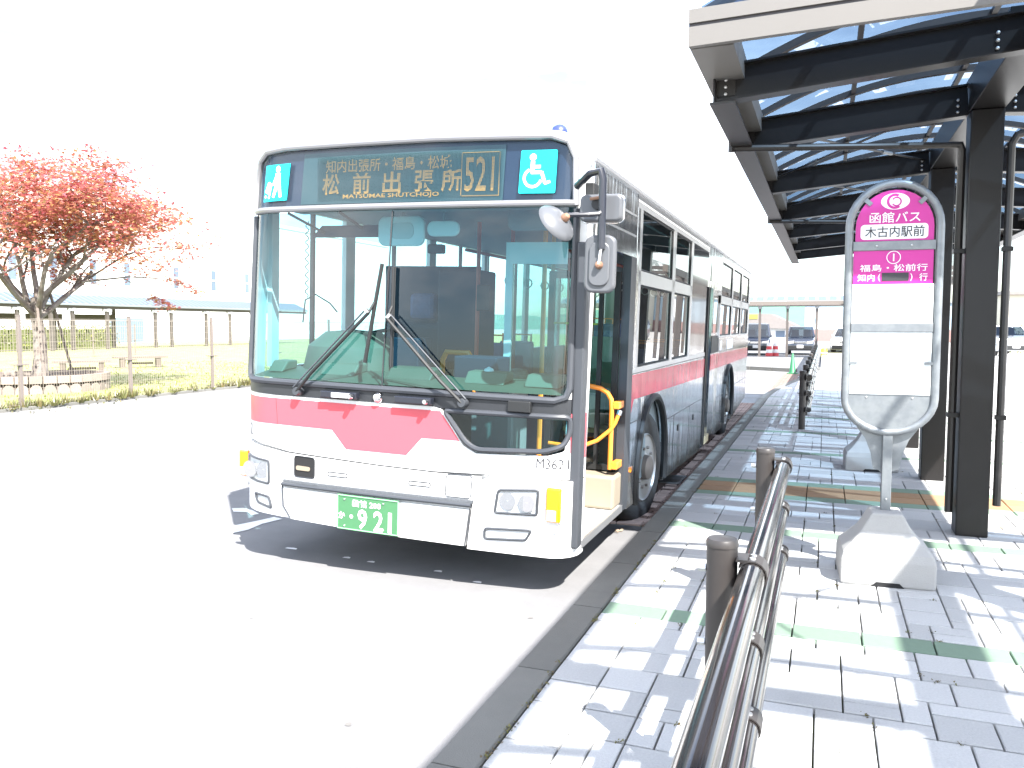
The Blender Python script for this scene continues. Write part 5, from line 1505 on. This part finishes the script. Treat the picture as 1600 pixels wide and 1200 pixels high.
for i, y in enumerate([25.5, 28.2, 31, 33.6, 36.14, 38.45, 40.07, 42.85, 47.18, 48.76, 52.5, 55.3, 58.2, 61]):
    p = wkb(MB().box(-46.12, -45.93, y - .10, y + .10, 0, 2.80), 'post', M['darkwood'])
    wkb(MB().box(-46.10, -45.94, y - .35, y + .35, 2.62, 2.79).box(-45.93, -45.80, y - .09, y + .09, 2.60, 2.80), 'bracket', M['roofpale'], p)
for y in (26, 31, 36, 41, 46):
    wkb(MB().box(-48.9, -48.7, y - .1, y + .1, 0, 3.0), 'post', M['darkwood'])
for a, b in ((34.8, 38.2), (38.8, 41.5), (42.5, 46)):
    wkb(MB().box(-48.72, -48.6, a, b, 2.05, 2.45), 'lattice_panel', M['darkwood'])
# railings and hedge behind it
hd = MB()
for i in range(5200):
    x = random.uniform(-52.5, -51.3); y = random.uniform(27, 49); z = random.uniform(.1, 1.9) * (1 - .3 * random.random())
    a = random.uniform(0, 6.28); s_ = random.uniform(.08, .18)
    hd.add([(x, y, z), (x + s_ * math.cos(a), y + s_ * math.sin(a), z + random.uniform(-.05, .1)), (x + s_ * math.cos(a + 1), y + s_ * math.sin(a + 1), z + .12)], [(0, 1, 2)])
hg = tag(empty('hedge', (0, 0, 0)), 'yellow-green hedge behind the covered walkway', 'hedge')
tag(hd.build('leaves', M['foliage_green'], hg, recalc=False), kind='stuff')
MB().box(-52.3, -51.5, 27.3, 48.7, 0, 1.4).build('hedge_core', mat('hedge_core', (.09, .11, .03), .9, var=.4, vscale=4), hg)
# white building
wb = empty('white_building', (-62, 40, 0), label='large plain white building with narrow windows behind the walkway', cat='building')
def wbb(mb, nm, m, par=wb, **k):
    mb.v = [(v[0] + 62, v[1] - 40, v[2]) for v in mb.v]; return mb.build(nm, m, par, **k)
wbb(MB().box(-80, -62, 18, 110, 0, 13.5), 'wall', M['wallwhite'])
wbb(MB().box(-80.2, -61.9, 17.8, 110.2, 13.5, 13.9), 'parapet', M['wallwhite'])
for y in (44.5, 48.4, 52.2, 56.3, 60.2, 66.5, 72.0, 77.5):
    w = wbb(MB().box(-62.02, -61.99, y - .38, y + .38, 5.45, 7.6), 'window', M['winpane'])
    wbb(MB().box(-62.0, -61.95, y - .42, y + .42, 6.45, 6.6).box(-62, -61.95, y - .45, y - .38, 5.4, 7.65).box(-62, -61.95, y + .38, y + .45, 5.4, 7.65), 'frame', M['wallwhite'], w)
wbb(MB().box(-62.02, -61.98, 58, 62, .1, 2.4), 'doorway', M['winpane'])

# ------------------------------------------------------------------ far end: walkway, cars, buildings, hills
fw = empty('covered_walkway', (0, 44, 0), label='far covered walkway with blue roof panels crossing beyond the bus', cat='walkway')
def fwb(mb, nm, m, par=fw, **k):
    mb.v = [(v[0], v[1] - 44, v[2]) for v in mb.v]; return mb.build(nm, m, par, **k)
fwb(MB().box(-14, 1.25, 43.7, 46.3, 2.66, 2.86), 'roof_edge', mat('walk_edge', (.13, .112, .10), .6))
fwb(MB().prism([(43.75, 2.87), (45, 3.25), (46.25, 2.87)], 'x', -14, 1.2), 'roof', M['roofpale'])
for i in range(30):
    x = -13.8 + i * .5
    if x > .8: break
    fwb(MB().add([(x, 43.82, 2.896), (x + .36, 43.82, 2.896), (x + .36, 44.6, 3.133), (x, 44.6, 3.133)], [(0, 1, 2, 3)]), 'roof_panel', M['roofblue'], recalc=False)
for x in (-10, -8.6, -7.2, -5.8, -4.4, -3.1, -1.76, -.36, .98):
    fwb(MB().box(x - .06, x + .06, 43.9, 44.02, .05, 2.66), 'post', M['darkwood'])
    fwb(MB().box(x - .10, x + .10, 43.85, 44.05, 2.50, 2.66), 'post_head', M['roofpale'])
fwb(MB().box(.86, .98, 19.0, 43.6, 2.72, 2.88), 'roof_edge', MATS['walk_edge'])
fwb(MB().box(3.08, 3.2, 19.0, 43.6, 2.72, 2.88), 'roof_edge', MATS['walk_edge'])
fwb(MB().add([(.9, 19, 2.89), (2.03, 19, 3.25), (3.16, 19, 2.89), (.9, 43.6, 2.89), (2.03, 43.6, 3.25), (3.16, 43.6, 2.89)], [(0, 1, 4, 3), (1, 2, 5, 4)]), 'glass_roof', M['g_clear'], recalc=False)
for i in range(12):
    y = 19.6 + i * 2.1
    fwb(MB().box(.90, 1.02, y - .06, y + .06, .1, 2.72), 'post', M['darkwood'])
    fwb(MB().bar((.96, y, 2.45), (1.5, y, 2.72), .06, .06), 'strut', M['darkwood'])
    fwb(MB().bar((.98, y, 2.84), (3.08, y, 2.84), .06, .08), 'rafter', M['darkwood'])
    fwb(MB().box(3.08, 3.2, y - .06, y + .06, .1, 2.72), 'post', M['darkwood'])

def car(loc, rz, paint, label, H=1.62, Wd=1.48, Ln=3.4, hood=.75, dark_front=False):
    t = empty('parked_car', loc, (0, 0, rz), label, 'car', 'cars parked beyond the bus bay')
    hw = Wd / 2
    # side profile (y, z): front at y=0
    low = [(.03, .30), (.0, .48), (.03, .72), (.10, .86), (hood, 1.0), (Ln - .05, 1.02), (Ln, .80), (Ln, .35), (Ln - .06, .26), (.10, .24)]
    mb = MB(); n = len(low)
    secs = [(-hw, .06, .93), (-hw + .05, 0, 1.0), (hw - .05, 0, 1.0), (hw, .06, .93)]
    for x, ins, sc in secs:
        for (y, z) in low: mb.v.append((x, y + ins * (1 if y < Ln / 2 else -1), .26 + (z - .26) * sc))
    for i in range(3):
        for j in range(n): mb.f.append((i * n + j, i * n + (j + 1) % n, (i + 1) * n + (j + 1) % n, (i + 1) * n + j))
    mb.f.append(tuple(range(n))); mb.f.append(tuple(3 * n + j for j in reversed(range(n))))
    body = mb.build('body', paint, t, smooth=True, ang=45, bevel=.02)
    # greenhouse
    y0, y1, y2, y3 = hood - .05, hood + .50, Ln - .35, Ln - .06
    zt = H - .06
    gh = MB(); ti = .15
    bot = [(-hw + .03, y0, 1.0), (hw - .03, y0, 1.0), (hw - .03, y3, 1.01), (-hw + .03, y3, 1.01)]; top = [(-hw + ti, y1, zt), (hw - ti, y1, zt), (hw - ti, y2, zt), (-hw + ti, y2, zt)]
    gh.add(bot + top, [(0, 1, 5, 4), (1, 2, 6, 5), (2, 3, 7, 6), (3, 0, 4, 7)])
    gh.build('glazing', M['g_car'], t, recalc=True)
    MB().box(-hw + .1, hw - .1, y0 + .35, y3 - .2, .9, 1.05).build('interior', M['intdark'], t)
    for x in (-.32, .32):
        MB().box(x - .2, x + .2, y1 + .35, y1 + .47, 1.0, 1.42).build('seat', M['intdark'], t, bevel=.04)
    MB().add([(-hw + ti - .02, y1 - .03, zt - .01), (hw - ti + .02, y1 - .03, zt - .01), (hw - ti + .02, y2 + .03, zt - .01), (-hw + ti - .02, y2 + .03, zt - .01), (-hw + ti + .08, y1 + .12, H), (hw - ti - .08, y1 + .12, H), (hw - ti - .08, y2 - .1, H), (-hw + ti + .08, y2 - .1, H)],
             [(3, 2, 1, 0), (4, 5, 6, 7), (0, 1, 5, 4), (1, 2, 6, 5), (2, 3, 7, 6), (3, 0, 4, 7)]).build('roof', paint, t, smooth=True, bevel=.02)
    for a, b in zip(bot, top):
        MB().bar(a, b, .06, .05).build('pillar', paint, t)
    for s_ in (-1, 1):
        MB().bar((s_ * (hw - .03), (y0 + y3) / 2, 1.0), (s_ * (hw - ti), (y1 + y2) / 2, zt), .05, .04).build('pillar', paint, t)
        MB().obox((s_ * (hw - .24), .035, .70), (.17, .0, .02), (0, .03, .0), (0, .0, .075)).build('headlight', M['lampclear'], t, bevel=.02)
        MB().box(s_ * (hw + .02) - .07, s_ * (hw + .02) + .07, y0 + .20, y0 + .30, .98, 1.13).build('door_mirror', paint, t, bevel=.02)
        for yw in (.60, Ln - .60):
            w = MB().lathe([(.16, -.09), (.27, -.09), (.285, -.06), (.285, .06), (.27, .09), (.16, .09)], 'x', (s_ * (hw - .09), yw, .285), 20).build('wheel', M['tyre'], t, smooth=True)
            MB().lathe([(0, s_ * .085), (.10, s_ * .08), (.165, s_ * .06)], 'x', (s_ * (hw - .09), yw, .285), 14).build('hubcap', M['rim'], w, smooth=True)
    MB().box(-hw + .12, hw - .12, -.018, .04, .30, .52).build('bumper_grille', M['rubber'] if not dark_front else M['intdark'], t, bevel=.02)
    MB().box(-.30, .30, -.006, .05, .64, .76).build('grille', M['chrome'], t, bevel=.01)
    MB().box(-.165, .165, -.026, -.016, .40, .565).build('number_plate', M['stickwhite'], t)
    return t
car((-1.24, 48.6, 0), R(0), M['carblack'], 'dark small car parked facing the camera beyond the guard rail')
car((-3.55, 47.6, 0), R(2), M['carblack'], 'dark boxy car half hidden behind the rear of the bus', H=1.78, hood=.55)
car((1.15, 50.5, 0), R(-12), M['carwhite'], 'white estate car parked right of the dark small car', Ln=4.3, Wd=1.7, H=1.55)
car((8.75, 46.0, .15), R(8), M['carsilver'], 'silver car at the right edge beyond the shelter column', Ln=4.2, Wd=1.7, H=1.5, hood=1.0)
# cone, barriers, bollard
cn = empty('traffic_cone', (-.96, 28.9, .02), label='green traffic cone on the road where the kerb curves', cat='cone')
MB().lathe([(.13, .03), (.105, .06), (.035, .66), (.02, .68), (0, .68)], 'z', (0, 0, 0), 18).build('cone', M['conegreen'], cn, smooth=True)
MB().box(-.17, .17, -.17, .17, 0, .03).build('foot', M['conegreen'], cn, bevel=.008)
for i, (x, y) in enumerate(((-2.75, 46.2), (-2.45, 46.6))):
    b = empty('road_barrier', (x, y, 0), label=('red and white barrier nearest the half hidden car', 'red and white barrier behind its twin, right of it')[i], cat='barrier', group='red and white barriers by the parked cars')
    for k in range(4):
        MB().lathe([(.19 - .02 * k, .18 * k), (.17 - .02 * k, .18 * k + .178)], 'z', (0, 0, 0), 14).build('ring', M['barred'] if k % 2 == 0 else M['stickwhite'], b, smooth=True)
yb = empty('bollard', (.02, 44.8, .05), label='short yellow bollard by the white estate car', cat='bollard')
MB().lathe([(.16, 0), (.16, .36), (.12, .42), (0, .44)], 'z', (0, 0, 0), 16).build('drum', M['yellow'], yb, smooth=True)
MB().lathe([(.165, .16), (.165, .24)], 'z', (0, 0, 0), 16).build('stripe', M['stickwhite'], yb, smooth=True)

# far kerb of the bus bay
fk = empty('far_kerb', kind='structure')
for i in range(16):
    a = (-.9 - i * .8, 30.3 + i * .55 if i < 6 else 33.1 + (i - 5) * .12); b = (-.9 - (i + 1) * .8, 30.3 + (i + 1) * .55 if i + 1 < 6 else 33.1 + (i - 4) * .12)
    MB().bar((a[0], a[1], .065), (b[0] + .02, b[1], .065), .18, .13).build('kerb_stone', M['kerb'], fk)
# house with grey roof
hs = empty('house', (-4.4, 80, 0), label='low white house with grey tiled gable roof beyond the far walkway', cat='house')
MB().box(-6, 1.4, 0, 8, 0, 1.75).build('wall', M['wallwhite'], hs)
MB().prism([(-6.4, 1.62), (2.4, 1.35), (2.4, 1.5), (-.2, 2.75), (-6.4, 2.9)], 'y', -.5, 8.5).build('roof', M['roofgrey'], hs)
MB().box(-2.6, -1.5, -.03, -.001, .6, 1.2).build('window', M['winpane'], hs)
MB().box(.2, 1.0, -.03, -.001, .6, 1.2).build('window', M['winpane'], hs)
MB().box(-3.4, -1.4, -.55, -.52, 2.3, 2.7).build('sign_board', M['yellow'], hs)
bb = empty('blue_building', (-2, 95, 0), label='pale blue hall with white stripes and dull red plinth in the distance', cat='building')
MB().box(0, 26, 0, 14, 1.25, 4.0).build('wall', M['bluewall'], bb)
MB().box(-.05, 26, -.05, 14, 0, 1.24).build('plinth', M['brickwall'], bb)
for i in range(7):
    x = 1.3 + i * 3.6
    MB().prism([(x - .25, 1.3), (x + .25, 1.3), (x + .12, 3.99), (x - .12, 3.99)], 'y', -.06, -.01).build('stripe', M['wallwhite'], bb)
MB().box(-.2, 26.2, -.2, 14.2, 4.0, 4.15).build('parapet', M['roofpale'], bb)
cw = empty('cream_building', (16, 90, 0), label='long cream building with brown eaves behind the silver car', cat='building')
MB().box(0, 40, 0, 10, 0, 4.6).build('wall', M['wallcream'], cw)
MB().box(-.4, 40.4, -.4, 10.4, 4.6, 4.95).build('roof', M['roofgrey'], cw)
for i in range(8):
    MB().box(2 + i * 4.6, 3.6 + i * 4.6, -.03, -.001, 1.4, 2.8).build('window', M['winpane'], cw)
sb = MB()
for i in range(900):
    p = Vector((random.gauss(0, .5), random.gauss(0, .4), abs(random.gauss(.5, .35))))
    a = random.uniform(0, 6.28); s_ = random.uniform(.08, .16)
    sb.add([p, p + Vector((s_ * math.cos(a), s_ * math.sin(a), .05)), p + Vector((s_ * math.cos(a + 1), s_ * math.sin(a + 1), .12))], [(0, 1, 2)])
shb = empty('shrub', (9.2, 52, .1), label='bright green shrub behind the silver car', cat='shrub')
tag(sb.build('leaves', M['foliage_green'], shb, recalc=False), kind='stuff')
MB().tube([(0, 0, -.1), (0, 0, .6)], .05, 6).build('stem', M['bark'], shb)
# wooded hills
hl = MB()
nx = 120
hl.grid(lambda x, t: (x, 420 + 160 * t, -1 + t * (13 + 9 * noise.noise(Vector((x * .012, 2.0, 0))) + 2.5 * noise.noise(Vector((x * .07, 9, 0))) + (10 if -90 < x < 40 else 0) * math.exp(-((x + 12) / 45) ** 2))), [-420 + 7 * i for i in range(nx)], [0, .35, .7, 1.0])
tag(hl.build('hills', M['hill'], None, smooth=True), kind='structure')
